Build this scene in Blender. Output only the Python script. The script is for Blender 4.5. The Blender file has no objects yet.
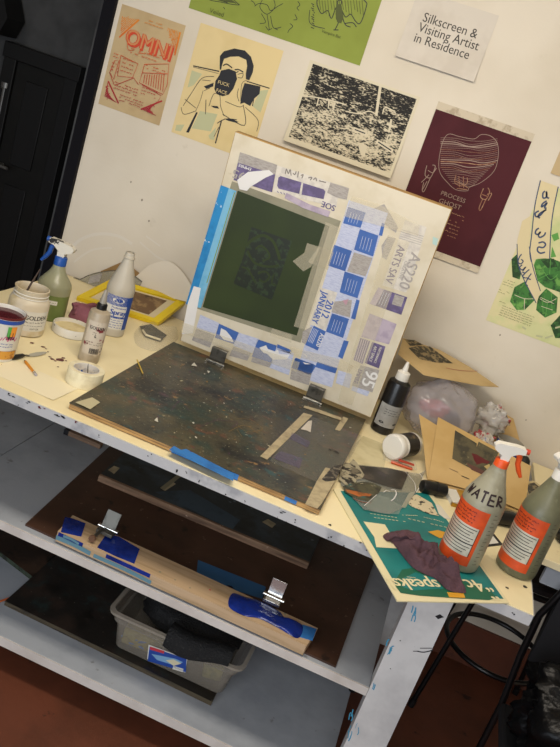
import bpy, math, random
from mathutils import Vector, Matrix, noise as mnoise
R = math.radians; PI = math.pi
random.seed(7)
SC = bpy.context.scene; COL = SC.collection

# ---------------------------------------------------------------- camera
CP = Vector((0.8931, -2.9908, 0.9699)); YAW, PIT, ROL, FPX = 0.1537, 0.3274, 0.3329, 829.3
FW = Vector((-math.sin(YAW)*math.cos(PIT), math.cos(YAW)*math.cos(PIT), -math.sin(PIT)))
RT = Vector((math.cos(YAW), math.sin(YAW), 0)); UP = RT.cross(FW)
EX = math.cos(ROL)*RT + math.sin(ROL)*UP; EY = math.sin(ROL)*RT - math.cos(ROL)*UP
cd = bpy.data.cameras.new('camera'); cam = bpy.data.objects.new('camera', cd); COL.objects.link(cam)
cd.sensor_fit = 'VERTICAL'; cd.sensor_height = 36; cd.lens = FPX*36/747; cd.clip_start = .05
mw = Matrix((EX, -EY, -FW)).transposed().to_4x4(); mw.translation = CP; cam.matrix_world = mw
SC.camera = cam

def ray(px, py): return FW + EX*((px-280)/FPX) + EY*((py-373.5)/FPX)
def on(px, py, z=0.0):
    d = ray(px, py); return CP + d*((z-CP.z)/d.z)
def wall(px, py, y=0.0):
    d = ray(px, py); return CP + d*((y-CP.y)/d.y)
def crop(x0, y0, s): return lambda pts: [(x0+a/s, y0+b/s) for a, b in pts]

# ---------------------------------------------------------------- materials
def lin(h):
    if not isinstance(h, str): return (*h[:3], 1)
    h = h.lstrip('#'); c = [int(h[i:i+2], 16)/255 for i in (0, 2, 4)]
    return (*[x/12.92 if x <= .04045 else ((x+.055)/1.055)**2.4 for x in c], 1)
MATS = {}
def mk(name, base, rough=.6, metal=0, var=(), bump=None, trans=0, ior=1.45, coat=0, spec=.5, aniso=None, sss=0):
    """procedural surface: a base colour with noise layers (colour, scale, lo, hi, detail[, strength])"""
    if name in MATS: return MATS[name]
    m = bpy.data.materials.new(name); m.use_nodes = True; MATS[name] = m
    nt = m.node_tree; N = nt.nodes; L = nt.links; b = N['Principled BSDF']
    b.inputs['Roughness'].default_value = rough; b.inputs['Metallic'].default_value = metal
    b.inputs['Transmission Weight'].default_value = trans; b.inputs['IOR'].default_value = ior
    b.inputs['Coat Weight'].default_value = coat; b.inputs['Specular IOR Level'].default_value = spec
    b.inputs['Base Color'].default_value = lin(base)
    if sss:
        b.inputs['Subsurface Weight'].default_value = sss; b.inputs['Subsurface Radius'].default_value = (.02, .02, .015)
    tc = N.new('ShaderNodeTexCoord'); prev = None
    for i, v in enumerate(var):
        c, s, lo, hi, det = v[:5]; k = v[5] if len(v) > 5 else 1.0; st = v[6] if len(v) > 6 else None
        n = N.new('ShaderNodeTexNoise'); n.inputs['Scale'].default_value = s; n.inputs['Detail'].default_value = det
        n.inputs['Roughness'].default_value = .6
        mp = N.new('ShaderNodeMapping'); mp.inputs['Location'].default_value = (i*3.7, i*1.9, i*2.3)
        if st: mp.inputs['Scale'].default_value = st
        L.new(tc.outputs['Object'], mp.inputs['Vector']); L.new(mp.outputs['Vector'], n.inputs['Vector'])
        r = N.new('ShaderNodeMapRange'); r.inputs['From Min'].default_value = lo; r.inputs['From Max'].default_value = hi
        r.inputs['To Max'].default_value = k
        L.new(n.outputs['Fac'], r.inputs['Value'])
        x = N.new('ShaderNodeMix'); x.data_type = 'RGBA'; L.new(r.outputs['Result'], x.inputs['Factor'])
        if prev is None: x.inputs['A'].default_value = lin(base)
        else: L.new(prev, x.inputs['A'])
        x.inputs['B'].default_value = lin(c); prev = x.outputs['Result']
    if prev is not None: L.new(prev, b.inputs['Base Color'])
    if bump:
        n = N.new('ShaderNodeTexNoise'); n.inputs['Scale'].default_value = bump[0]; n.inputs['Detail'].default_value = 4
        L.new(tc.outputs['Object'], n.inputs['Vector'])
        u = N.new('ShaderNodeBump'); u.inputs['Strength'].default_value = bump[1]; u.inputs['Distance'].default_value = .01
        L.new(n.outputs['Fac'], u.inputs['Height']); L.new(u.outputs['Normal'], b.inputs['Normal'])
    return m
def film(name, base, op, rough=.15, bumps=None, spec=.5, tint='#ffffff'):
    """thin clear plastic: part of the light passes straight through"""
    m = mk(name, base, rough, 0, (), bumps, spec=spec); nt = m.node_tree; N = nt.nodes; L = nt.links
    t = N.new('ShaderNodeBsdfTransparent'); t.inputs['Color'].default_value = lin(tint); x = N.new('ShaderNodeMixShader')
    x.inputs['Fac'].default_value = op; L.new(t.outputs[0], x.inputs[1]); L.new(N['Principled BSDF'].outputs[0], x.inputs[2])
    L.new(x.outputs[0], N['Material Output'].inputs['Surface']); return m
def ramp_z(name, stops, rough=.7):
    """ink that changes colour up the sheet (a split-fountain print)"""
    m = mk(name, stops[0][1], rough); nt = m.node_tree; N = nt.nodes; L = nt.links
    tc = N.new('ShaderNodeTexCoord'); s = N.new('ShaderNodeSeparateXYZ'); r = N.new('ShaderNodeValToRGB')
    L.new(tc.outputs['Generated'], s.inputs[0]); L.new(s.outputs['Z'], r.inputs[0])
    e = r.color_ramp.elements
    e[0].position = stops[0][0]; e[0].color = lin(stops[0][1]); e[1].position = stops[-1][0]; e[1].color = lin(stops[-1][1])
    for p, c in stops[1:-1]:
        q = e.new(p); q.color = lin(c)
    L.new(r.outputs[0], N['Principled BSDF'].inputs['Base Color']); return m

# ---------------------------------------------------------------- mesh building
class M:
    def __init__(s): s.v = []; s.f = []; s.mi = []; s.mats = []; s.sm = []; s.T = Matrix()
    def add(s, vs, fs, m, smooth=True):
        if m not in s.mats: s.mats.append(m)
        k = s.mats.index(m); o = len(s.v)
        s.v += [tuple(s.T @ Vector(p)) for p in vs]
        for f in fs: s.f.append(tuple(i+o for i in f)); s.mi.append(k); s.sm.append(smooth)
        return s
    def box(s, c, d, m, rz=0, rx=0, ry=0):
        x, y, z = d[0]/2, d[1]/2, d[2]/2
        Q = Matrix.Translation(c) @ Matrix.Rotation(rz, 4, 'Z') @ Matrix.Rotation(ry, 4, 'Y') @ Matrix.Rotation(rx, 4, 'X')
        vs = [Q @ Vector((a*x, b*y, e*z)) for a in (-1, 1) for b in (-1, 1) for e in (-1, 1)]
        return s.add(vs, [(0, 1, 3, 2), (4, 6, 7, 5), (0, 4, 5, 1), (2, 3, 7, 6), (0, 2, 6, 4), (1, 5, 7, 3)], m, False)
    def absorb(s, o):
        T = s.T; s.T = Matrix()
        for f, i, q in zip(o.f, o.mi, o.sm): s.add([o.v[k] for k in f], [tuple(range(len(f)))], o.mats[i], q)
        s.T = T; return s
    def box2(s, a, b, m): return s.box([(p+q)/2 for p, q in zip(a, b)], [abs(q-p) for p, q in zip(a, b)], m)
    def lathe(s, prof, m, seg=32, c=(0, 0, 0), sx=1, sy=1):
        vs = []; fs = []; n = len(prof)
        for i in range(seg):
            a = 2*PI*i/seg
            for r, z in prof: vs.append((c[0]+r*math.cos(a)*sx, c[1]+r*math.sin(a)*sy, c[2]+z))
        for i in range(seg):
            j = (i+1) % seg
            for k in range(n-1):
                q = (i*n+k, j*n+k, j*n+k+1, i*n+k+1)
                if prof[k][0] == 0: q = (i*n+k, j*n+k+1, i*n+k+1)
                elif prof[k+1][0] == 0: q = (i*n+k, j*n+k, i*n+k+1)
                fs.append(q)
        return s.add(vs, fs, m)
    def tube(s, pts, rad, m, seg=10, cap=True):
        P = [Vector(p) for p in pts]; n = len(P); rad = rad if isinstance(rad, (list, tuple)) else [rad]*n
        vs = []; fs = []; prev = None
        for i in range(n):
            t = (P[min(i+1, n-1)]-P[max(i-1, 0)]).normalized()
            if prev is None: u = t.orthogonal().normalized()
            else: u = (prev - t*prev.dot(t)).normalized()
            prev = u; w = t.cross(u)
            for k in range(seg):
                a = 2*PI*k/seg; vs.append(P[i]+(u*math.cos(a)+w*math.sin(a))*rad[i])
        for i in range(n-1):
            for k in range(seg):
                l = (k+1) % seg; fs.append((i*seg+k, i*seg+l, (i+1)*seg+l, (i+1)*seg+k))
        if cap: fs += [tuple(range(seg))[::-1], tuple((n-1)*seg+k for k in range(seg))]
        return s.add(vs, fs, m)
    def prism(s, poly, z0, z1, m, mside=None):
        """2-D outline pushed up from z0 to z1"""
        a = sum(p[0]*q[1]-q[0]*p[1] for p, q in zip(poly, poly[1:]+poly[:1]))
        if a < 0: poly = poly[::-1]
        n = len(poly); vs = [(x, y, z0) for x, y in poly]+[(x, y, z1) for x, y in poly]
        s.add(vs, [tuple(range(n))[::-1], tuple(range(n, 2*n))], m, False)
        return s.add(vs, [(i, (i+1) % n, (i+1) % n+n, i+n) for i in range(n)], mside or m, False)
    def grid(s, fn, nu, nv, m, smooth=True):
        vs = [fn(i/nu, j/nv) for j in range(nv+1) for i in range(nu+1)]; w = nu+1
        return s.add(vs, [(j*w+i, j*w+i+1, (j+1)*w+i+1, (j+1)*w+i) for j in range(nv) for i in range(nu)], m, smooth)
    def build(s, name, parent=None, loc=None, rot=None, bevel=0, solid=0, sub=0, angle=40):
        me = bpy.data.meshes.new(name); me.from_pydata(s.v, [], s.f)
        for m in s.mats: me.materials.append(m)
        me.polygons.foreach_set('material_index', s.mi); me.polygons.foreach_set('use_smooth', s.sm); me.update()
        me.set_sharp_from_angle(angle=R(angle))
        o = bpy.data.objects.new(name, me); COL.objects.link(o)
        if parent: o.parent = parent
        if loc is not None: o.location = loc
        if rot is not None: o.rotation_euler = rot
        if sub:
            q = o.modifiers.new('sub', 'SUBSURF'); q.levels = sub; q.render_levels = sub
        if solid:
            q = o.modifiers.new('solid', 'SOLIDIFY'); q.thickness = solid; q.offset = -1
            q = o.modifiers.new('split', 'EDGE_SPLIT'); q.split_angle = R(50)
        if bevel:
            q = o.modifiers.new('bevel', 'BEVEL'); q.width = bevel; q.segments = 2; q.limit_method = 'ANGLE'; q.angle_limit = R(50)
        return o
def tag(o, label, cat, group=None):
    o['label'] = label; o['category'] = cat
    if group: o['group'] = group
    return o
def thing(name, label, cat, loc=(0, 0, 0), rz=0, group=None, rot=None):
    o = bpy.data.objects.new(name, None); COL.objects.link(o); o.empty_display_size = .05
    o.location = loc; o.rotation_euler = rot or (0, 0, rz); return tag(o, label, cat, group)
def struct(o): o['kind'] = 'structure'; return o
def plab(o, t): o['label'] = t; return o

_txt = {}
def text_geo(t):
    if t not in _txt:
        cu = bpy.data.curves.new('t', 'FONT'); cu.body = t; cu.size = 1; cu.resolution_u = 3
        ob = bpy.data.objects.new('t', cu); COL.objects.link(ob)
        dg = bpy.context.evaluated_depsgraph_get(); me = bpy.data.meshes.new_from_object(ob.evaluated_get(dg))
        vs = [(v.co.x, v.co.y) for v in me.vertices]; fs = [tuple(p.vertices) for p in me.polygons]
        bpy.data.objects.remove(ob); bpy.data.meshes.remove(me); bpy.data.curves.remove(cu)
        xs = [v[0] for v in vs] or [0, 1]; _txt[t] = (vs, fs, min(xs), max(xs))
    return _txt[t]
def smooth_line(pts, k=6, closed=False):
    P = [Vector((a, b)) for a, b in pts]; n = len(P)
    if n < 3: return [tuple(p) for p in P]
    out = []; g = (lambda i: P[i % n]) if closed else (lambda i: P[max(0, min(n-1, i))])
    for i in range(n if closed else n-1):
        a, b, c, d = g(i-1), g(i), g(i+1), g(i+2)
        for j in range(k):
            t = j/k; out.append(tuple(.5*((2*b)+(c-a)*t+(2*a-5*b+4*c-d)*t*t+(3*b-a-3*c+d)*t**3)))
    out.append(tuple(g(0) if closed else P[-1])); return out
class Draw:
    """flat shapes laid on a surface fn(u, v, h) -> point (h = height above it)"""
    def __init__(s, fn, inv=None, step=0): s.fn = fn; s.inv = inv; s.m = M(); s.h = .0004; s.step = step
    def uv(s, pts): return [s.inv(*p) for p in pts] if s.inv else pts
    def lay(s): s.h += .00002; return s.h
    def poly(s, pts, m, raw=False):
        p = pts if raw else s.uv(pts); h = s.lay(); n = len(p)
        a = sum(q[0]*w[1]-w[0]*q[1] for q, w in zip(p, p[1:]+p[:1]))
        f = tuple(range(n)) if a > 0 else tuple(range(n))[::-1]
        s.m.add([s.fn(u, v, h) for u, v in p], [f], m, False)
    def rect(s, u0, v0, u1, v1, m, nu=1, nv=1):
        h = s.lay(); s.m.grid(lambda a, b: s.fn(u0+(u1-u0)*a, v0+(v1-v0)*b, h), nu, nv, m)
    def line(s, pts, w, m, raw=False, sm=True, closed=False, k=5):
        p = pts if raw else s.uv(pts)
        if sm: p = smooth_line(p, k, closed)
        p2 = [p[0]]
        for a, b in zip(p, p[1:]):
            L_ = math.hypot(b[0]-a[0], b[1]-a[1]); nn = max(1, math.ceil(L_/s.step)) if s.step else 1
            p2 += [(a[0]+(b[0]-a[0])*i/nn, a[1]+(b[1]-a[1])*i/nn) for i in range(1, nn+1)]
        P = [Vector(q) for q in p2]; n = len(P); h = s.lay(); vs = []; fs = []
        for i in range(n):
            t = P[min(i+1, n-1)]-P[max(i-1, 0)]
            if t.length < 1e-9: t = Vector((1, 0))
            t.normalize(); q = Vector((-t.y, t.x))*w/2
            vs += [s.fn(*(P[i]-q), h), s.fn(*(P[i]+q), h)]
        for i in range(n-1): fs.append((2*i, 2*i+2, 2*i+3, 2*i+1))
        s.m.add(vs, fs, m, False)
    def text(s, t, u, v, size, m, rot=0, align='c', sx=1, bold=0):
        vs, fs, x0, x1 = text_geo(t); off = {'c': -(x0+x1)/2, 'l': -x0, 'r': -x1}[align]; h = s.lay()
        c, n = math.cos(rot), math.sin(rot)
        for b in ([0] if not bold else [-bold, bold]):
            out = []; h = s.lay()
            for x, y in vs:
                a, e = (x+off)*size*sx+b, (y-.35)*size; out.append(s.fn(u+a*c-e*n, v+a*n+e*c, h))
            s.m.add(out, fs, m, False)
    def scrib(s, u0, v0, u1, v1, rows, w, m, fill=.6, rot=None):
        """lines of tiny illegible print inside a rectangle"""
        for r in range(rows):
            v = v1-(r+.5)*(v1-v0)/rows; u = u0
            while u < u1-.002:
                l = min(random.uniform(.004, .014), u1-u)
                pts = [(u+l*k/5, v+random.uniform(-.5, .5)*w*2) for k in range(6)]
                if random.random() < fill+.25: s.line(pts, w, m, True, False)
                u += l+random.uniform(.002, .004)
    def build(s, name, parent, **k): return s.m.build(name, parent, **k)

# ---------------------------------------------------------------- dimensions (metres, table top at z = 0)
TX0, TX1, TYF = -.52, 1.380, -1.128
FZ = -0.90; S2 = -0.401; S1 = -0.7695; SY = -1.098
# ---------------------------------------------------------------- materials used
m_wall = mk('wall_paint', '#d9d0bf', .75, 0, [('#cfc5b2', 2.2, .45, .7, 3), ('#b9ad98', 9, .68, .8, 5, .5)], (60, .05))
m_floor = mk('painted_floor', '#6b3a26', .55, 0, [('#57301f', 5, .4, .7, 4), ('#2f1b14', 14, .66, .74, 4)], (40, .08))
m_black = mk('black_trim', '#0b0a10', .7, spec=.2)
m_hall = mk('hall_wall', '#585857', .8, 0, [('#3e3e3e', 4, .4, .7, 3)])
m_doorp = mk('dark_door', '#15140f', .5, 0, [('#1d1b16', 7, .4, .7, 3)])
m_doorf = mk('door_frame', '#1b1a18', .5)
m_grey = mk('worn_metal', '#8d8a84', .4, .6)
m_top = mk('cream_laminate', '#eee0b6', .45, 0, [('#e4d4a6', 4, .45, .7, 3), ('#d8c69a', 30, .64, .72, 5, .6)])
m_edge = mk('grey_edge_paint', '#b9b8b8', .6, 0, [('#9d9da0', 12, .5, .62, 4), ('#2a211e', 34, .655, .68, 6)], (90, .1))
m_shelf = mk('grey_shelf_paint', '#a8adb4', .6, 0, [('#989da5', 5, .45, .65, 4), ('#777672', 22, .66, .72, 6, .7)], (60, .05))
m_shedge = mk('white_shelf_edge', '#cfc8c1', .6, 0, [('#bfb6ad', 8, .45, .7, 4), ('#55483f', 40, .71, .73, 5)])
m_leg = mk('white_leg_paint', '#cfcdca', .6, 0, [('#bab8b6', 6, .45, .65, 4), ('#4c4b4d', 45, .7, .72, 4)], (60, .05))
m_bluepaint = mk('blue_paint', '#3c8fb0', .6)
m_red = mk('red_paint', '#c23a44', .6)
m_dred = mk('dark_red_ink', '#5b1a1e', .4)
m_ink = mk('black_ink', '#17161a', .5)
m_brown_hb = mk('brown_hardboard', '#4a3124', .5, 0, [('#392419', 6, .4, .65, 4), ('#7a6452', 45, .68, .72, 4), ('#241812', 20, .62, .7, 4)])
m_stain = mk('stained_board', '#423d2e', .38, 0, [('#564d37', 5, .47, .62, 5), ('#2f3a31', 7, .5, .62, 5), ('#1f1d18', 6, .52, .66, 6),
      ('#63402d', 13, .58, .66, 6, .8), ('#2c4846', 17, .62, .7, 5), ('#8e8363', 50, .68, .72, 5), ('#5e3d46', 9, .66, .74, 4), ('#86663c', 30, .65, .71, 4), ('#6b6a58', 90, .6, .72, 5, .7), ('#b0a88c', 130, .69, .72, 3), ('#15140f', 60, .62, .68, 4, .7)], (70, .06))
m_dark = mk('dark_board', '#26221e', .35, 0, [('#3d3028', 8, .48, .64, 5), ('#2a3431', 14, .56, .66, 5), ('#15130f', 5, .55, .68, 5), ('#85806f', 60, .69, .72, 4)], (60, .06))
m_teald = mk('dark_panel', '#24282a', .4, 0, [('#35434d', 6, .48, .62, 5), ('#171717', 12, .52, .66, 5), ('#62707a', 20, .66, .72, 5)], (50, .05))
m_ply = mk('plywood_edge', '#b08a55', .6, 0, [('#7d5d37', 40, .45, .6, 3, 1, (.2, .2, 6)), ('#3d2f21', 20, .62, .68, 4)])
m_wood = mk('pine_wood', '#c0a482', .55, 0, [('#a88d69', 14, .45, .65, 4, 1, (.25, 4, 4)), ('#7a93a0', 7, .66, .74, 4)])
m_wood2 = mk('worn_wood', '#8a6d55', .6, 0, [('#5e4737', 16, .45, .65, 4, 1, (.3, 3, 3)), ('#b59a86', 30, .66, .7, 4)])
m_bluetape = mk('blue_painters_tape', '#2f73b8', .55, 0, [('#255f9f', 20, .45, .65, 3)])
m_dbluetape = mk('shiny_blue_tape', '#172f86', .25, 0, [('#10236a', 18, .45, .65, 3)], (40, .3))
m_mtape = mk('masking_tape', '#e3d9b8', .6, 0, [('#d3c7a2', 30, .45, .65, 3)])
m_tan = mk('tan_tape', '#b5a684', .6, 0, [('#978a6e', 25, .45, .65, 4)])
m_steel = mk('clamp_steel', '#77746c', .35, .85, [('#4c4a45', 30, .5, .65, 4)])
m_chrome = mk('bright_steel', '#d8d6d2', .15, 1)
m_blackmetal = mk('black_enamel', '#0d0c0d', .3)

# ---------------------------------------------------------------- the room
WX = -0.5723
def s(name, fill):
    g = M(); fill(g); return struct(g.build(name))
s('floor', lambda g: g.box2((-3.5, -4.2, FZ-.05), (3.2, 2.6, FZ), m_floor))
s('wall_back', lambda g: g.box2((WX, 0, FZ), (3.2, .11, 1.75), m_wall))
wb_ = bpy.data.objects['wall_back']
def wall_marks():
    d = lambda: Draw(lambda u, v, e: (u, -e, v), lambda x, y: (lambda q: (q.x, q.z))(wall(x, y, 0)))
    sc_ = mk('pale_scuff', '#dcd5c8', .6); dk = mk('wall_speck', '#8b8070', .7)
    for L, w in (([(68, 252), (80, 240), (98, 234), (118, 236), (132, 244)], .012), ([(74, 262), (92, 250), (112, 248)], .008), ([(140, 242), (156, 256), (168, 262)], .007), ([(146, 236), (160, 246)], .006)):
        e = d(); e.line(L, w, sc_); e.build('wall_scuff', wb_)
    for x, y, r in ((142, 200, .004), (149, 221, .0035), (131, 182, .003), (448, 385, .003), (526, 420, .0025), (500, 335, .003)):
        e = d(); u, v = e.inv(x, y); e.poly([(u+r*math.cos(k), v+r*1.3*math.sin(k)) for k in range(6)], dk, True); e.build('wall_speck', wb_)
wall_marks()
s('wall_right', lambda g: g.box2((3.2, -4.2, FZ), (3.3, 2.6, 1.75), m_wall))
s('ceiling', lambda g: g.box2((-3.5, -4.2, 1.75), (3.3, 2.6, 1.8), m_wall))
s('baseboard_back', lambda g: g.box2((WX, -.012, FZ), (3.2, 0, -.724), m_floor))
s('trim_1', lambda g: (g.box2((WX-.045, -.02, FZ), (WX, .13, 1.75), m_black), g.box2((WX-.052, .06, FZ), (WX-.045, .13, 1.75), m_black)))
s('wall_hall_left', lambda g: g.box2((-3.5, 1.6, FZ), (-.6, 1.7, 1.75), m_hall))
s('wall_hall_right', lambda g: g.box2((-.70, .13, FZ), (-.60, 1.6, 1.75), m_hall))
s('wall_left', lambda g: g.box2((-3.6, -4.2, FZ), (-3.5, 2.6, 1.75), m_hall))
# dark door at the end of the unlit hall
D0, D1 = wall(20, 60, 1.6), wall(82, 70, 1.6)
dx0, dx1, dz = wall(15, 52, 1.6).x, wall(83, 68, 1.6).x, wall(50, 58, 1.6).z
dr = M(); dr.box2((dx0+.06, 1.55, FZ), (dx1-.06, 1.59, dz-.07), m_doorp)
dr.box2((dx0+.14, 1.54, -.0), (dx1-.15, 1.552, dz-.16), m_doorf); dr.box2((dx0+.14, 1.54, FZ+.15), (dx1-.15, 1.552, -.12), m_doorf)
dr = dr.build('door_1', bevel=.004); struct(dr)
fr = M()
for a, b in (((dx0-.02, 1.53, FZ), (dx0+.06, 1.6, dz)), ((dx1-.06, 1.53, FZ), (dx1+.02, 1.6, dz)), ((dx0-.03, 1.525, dz-.07), (dx1+.03, 1.6, dz+.015))):
    fr.box2(a, b, m_doorf)
fr.build('door_frame', dr, bevel=.004)
kn = M(); kn.tube([(dx0+.10, 1.545, -.02), (dx0+.10, 1.48, -.02)], .012, m_grey); kn.tube([(dx0+.10, 1.49, -.02), (dx0+.17, 1.485, -.02)], .01, m_grey)
kn.build('handle', dr)
# pale metal conduit beside the door and the dark box over it
p = wall(11, 86, 1.55)
cl = thing('wall_conduit', 'pale grey vertical pipe beside the dark door in the unlit hall', 'pipe', (p.x-.03, 1.55, FZ))
q = M(); q.tube([(0, 0, 0), (0, 0, p.z-FZ)], .022, m_grey); q.tube([(0, 0, p.z-FZ-.02), (0, 0, p.z-FZ+.01)], .03, m_grey); q.build('pipe', cl)
for z in (.5, 1.1):
    q = M(); q.box((0, .03, z), (.08, .04, .025), m_doorf); q.build('clip', cl)
a = wall(4, 16, 1.5)
bx = thing('electrical_box', 'dark box high on the hall wall at the top left corner', 'box', (a.x, 1.5, a.z))
q = M(); q.prism([(-.13, -.12), (.05, -.10), (.085, .0), (.03, .12), (-.13, .12)], -.08, .10, m_doorf); q.T = Matrix()
o = q.build('housing', bx, rot=(R(90), 0, 0), bevel=.006)
q = M(); q.box((0, .09, 0), (.1, .02, .1), m_doorf); q.build('wall_mount', bx)
q = M(); q.lathe([(0, .0), (.03, .0), (.03, .03), (0, .035)], m_black, 16); q.build('knob', bx, loc=(0, -.1, 0), rot=(R(90), 0, 0))

# ---------------------------------------------------------------- the workbench
wb = thing('workbench', 'long cream topped workbench with two grey shelves and splattered edges', 'table', (.6, -.6, FZ))
off = Matrix.Translation((-.6, .6, -FZ))
def wbm(): g = M(); g.T = off.copy(); return g
g = wbm(); g.box2((TX0, TYF+.004, -.028), (TX1-.003, -.02, 0), m_top); gtop = g
g = wbm(); g.box2((TX0, TYF, -.030), (TX1, TYF+.0035, -.0015), m_edge); g.box2((TX1-.0025, TYF, -.030), (TX1, -.02, -.0015), m_edge); gedge = g
# drips and chips on the front edge and ink spots on the top
g = wbm(); d = Draw(lambda u, v, h: (u, TYF-h, v))
def smear(d, u, v, w, hh, m):
    n = 11; k0 = random.uniform(0, 6)
    d.poly([(u+w*.5*math.cos(2*PI*k/n)*random.uniform(.35, 1), max(min(v+hh*.5*math.sin(2*PI*k/n)*random.uniform(.3, 1), -.002), -.0295)) for k in range(n)], m, True)
for px, py, w in ((12, 393, .028), (30, 401, .02), (42, 404, .03), (61, 415, .03), (75, 422, .02), (98, 435, .016), (150, 455, .012), (176, 470, .014), (200, 483, .01), (224, 494, .012), (281, 512, .026), (295, 521, .008), (330, 538, .01), (345, 546, .012), (512, 613, .02)):
    c = wall(px, py, TYF); cz = max(min(c.z, -.006), -.024)
    for e_ in range(3 if w > .02 else 2): smear(d, c.x+random.uniform(-.4, .4)*w, cz+random.uniform(-.005, .005), w*random.uniform(.3, .8), random.uniform(.003, .009), m_dred if px in (42, 75) else m_ink)
gedge.T = off.copy(); gedge2 = M(); gedge2.absorb(gedge); d.m.v = [tuple(off @ Vector(p)) for p in d.m.v]; gedge2.absorb(d.m)
d = Draw(lambda u, v, h: (u, v, h))
for px, py, w in ((32, 343, .018), (43, 347, .018), (50, 357, .014), (52, 359, .02), (60, 360, .03), (63, 358, .016), (58, 367, .008), (2, 365, .008), (48, 352, .01), (55, 361, .012), (410, 597, .02), (507, 588, .012), (525, 587, .015), (330, 525, .012), (46, 349, .01), (66, 361, .01), (153, 357, .006), (150, 372, .004)):
    c = on(px, py, 0); n = 10
    d.poly([(c.x+w*.5*math.cos(2*PI*k/n)*random.uniform(.5, 1), c.y+w*.5*math.sin(2*PI*k/n)*random.uniform(.5, 1)) for k in range(n)], m_dred if px < 100 else m_ink, True)
d.m.v = [tuple(off @ Vector(p)) for p in d.m.v]; gtop.absorb(d.m); tt = gtop.build('tabletop', wb); gedge2.build('edge_trim', tt)
# shelves (each two boards with a seam), rails and legs
def shelf(z, th, x1):
    g = wbm(); g.box2((TX0, SY+.005, z-th), (-.221, -.03, z), m_shelf); g.box2((-.218, SY+.005, z-th), (x1, -.03, z), m_shelf)
    o = g.build('shelf', wb, bevel=.001)
    g = wbm(); g.box2((TX0, SY, z-th-.004), (x1, SY+.0045, z-.0005), m_shedge); g.build('edge_strip', o); return o
sh = shelf(S2, .022, 1.0975); shelf(S1, .026, 1.0975)
d = Draw(lambda u, v, h: (u, SY-h, v)); c = wall(93, 567, SY)
for k in range(3): d.line([(c.x-.016+.011*k, c.z+.008), (c.x-.012+.011*k, c.z-.008), (c.x-.004+.011*k, c.z-.006), (c.x-.002+.011*k, c.z+.007)], .004, m_red, True)
d.m.T = off.copy(); d.build('red_mark', sh)
g = wbm(); g.box2((1.0985, -1.1015, FZ), (1.2005, -1.03, -.0305), m_leg); gleg = g
g = wbm(); g.box2((1.0985, -.12, FZ), (1.2005, -.05, -.0305), m_leg); g.build('leg', wb, bevel=.002)
for y in (-1.1, -.12):
    g = wbm(); g.box2((TX0, y, FZ), (TX0+.1, y+.07, -.0305), m_leg); g.build('leg', wb, bevel=.002)
d = Draw(lambda u, v, h: (u, -1.1015-h, v), lambda x, y: (lambda q: (q.x, q.z))(wall(x, y, -1.1015)))
random.seed(3)
for a, b, n in (((358, 712), (347, 742), 9), ((386, 655), (395, 642), 5), ((411, 622), (417, 607), 6), ((372, 690), (374, 684), 2)):
    for k in range(n):
        q = (a[0]+(b[0]-a[0])*random.random(), a[1]+(b[1]-a[1])*random.random()); d.line([q, (q[0]+random.uniform(.5, 2), q[1]-random.uniform(1.5, 5)), (q[0]+random.uniform(1, 3), q[1]-random.uniform(5, 8))], random.uniform(.0012, .0035), m_bluepaint)
for pts, w, m in (([(417, 651), (424, 652), (433, 650)], .003, m_ink), ([(420, 648), (432, 648)], .002, m_ink), ([(413, 651), (419, 651)], .002, m_ink), ([(400, 640), (400.5, 641)], .003, m_ink), ([(390, 668), (391, 669)], .002, m_ink)):
    d.line(pts, w, m)
d.poly([(435, 616), (440, 614), (444, 617), (438, 619)], m_ink)
d.m.v = [tuple(off @ Vector(p)) for p in d.m.v]; gleg.absorb(d.m); gleg.build('leg', wb)
g = wbm(); c = wall(354, 691, -1.09); cc = on(352, 690.5, S1)
g.lathe([(0, 0), (.012, 0), (.011, .0006), (0, .0008)], m_ink, 16, (cc.x, cc.y, S1+.0003)); g.build('knot_hole', wb)

# white counter fixed to the wall at the right, set back
st = thing('wall_counter', 'white counter fixed to the wall behind the bench end at the right edge', 'counter', (1.85, -.4, 0))
g = M(); g.box((0, .005, -.016), (.86, .76, .022), m_top); g.build('worktop', st, bevel=.002)
g = M(); g.box((0, -.33, -.062), (.80, .02, .068), m_shelf); g.build('apron', st)
for x in (-.38, .0, .38):
    g = M(); g.prism([(-.30, -.028), (.38, -.028), (.38, -.30), (.36, -.30)], -.012, .012, m_shelf); g.build('bracket', st, loc=(x, 0, 0), rot=(R(90), 0, R(90)))
# ---------------------------------------------------------------- prints on the wall
PG = 'prints on the wall'
def sheet(name, label, cat, x0, x1, z0, z1, m, curl=0, group=PG, nu=8, nv=10):
    """a paper taped flat to the wall; curl lifts its lower edge"""
    W, H = x1-x0, z1-z0
    o = thing(name, label, cat, (x0, 0, z0), 0, group)
    fn = lambda u, v, h: (u, -.0012-curl*(1-v/H)**3-h, v)
    g = M(); g.grid(lambda a, b: fn(a*W, b*H, 0), nu, nv, m); g.build('paper', o, solid=.0007)
    inv = lambda px, py: (lambda q: (q.x-x0, q.z-z0))(wall(px, py, 0))
    return o, Draw(fn, inv), Draw(fn, inv), W, H
PG = 'prints on the wall'
ink_orange = ramp_z('orange_red_ink', [(0, '#9a2533'), (.3, '#b5342e'), (.62, '#cf5a28'), (1, '#d98a2b')])
p_tan = mk('tan_paper', '#c0a980', .8, 0, [('#b59d74', 6, .45, .65, 3)])
p_cream = mk('cream_paper', '#dcc793', .8, 0, [('#d2bc86', 5, .45, .65, 3)])
p_white = mk('white_paper', '#cfc7ba', .75, 0, [('#c6bdaf', 8, .45, .65, 3)])
p_green = mk('green_paper', '#8a9741', .8, 0, [('#838f3b', 5, .45, .65, 3)])
p_maroon = mk('maroon_print', '#4d2127', .7, 0, [('#441c22', 5, .45, .65, 3)], spec=.2)
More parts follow.
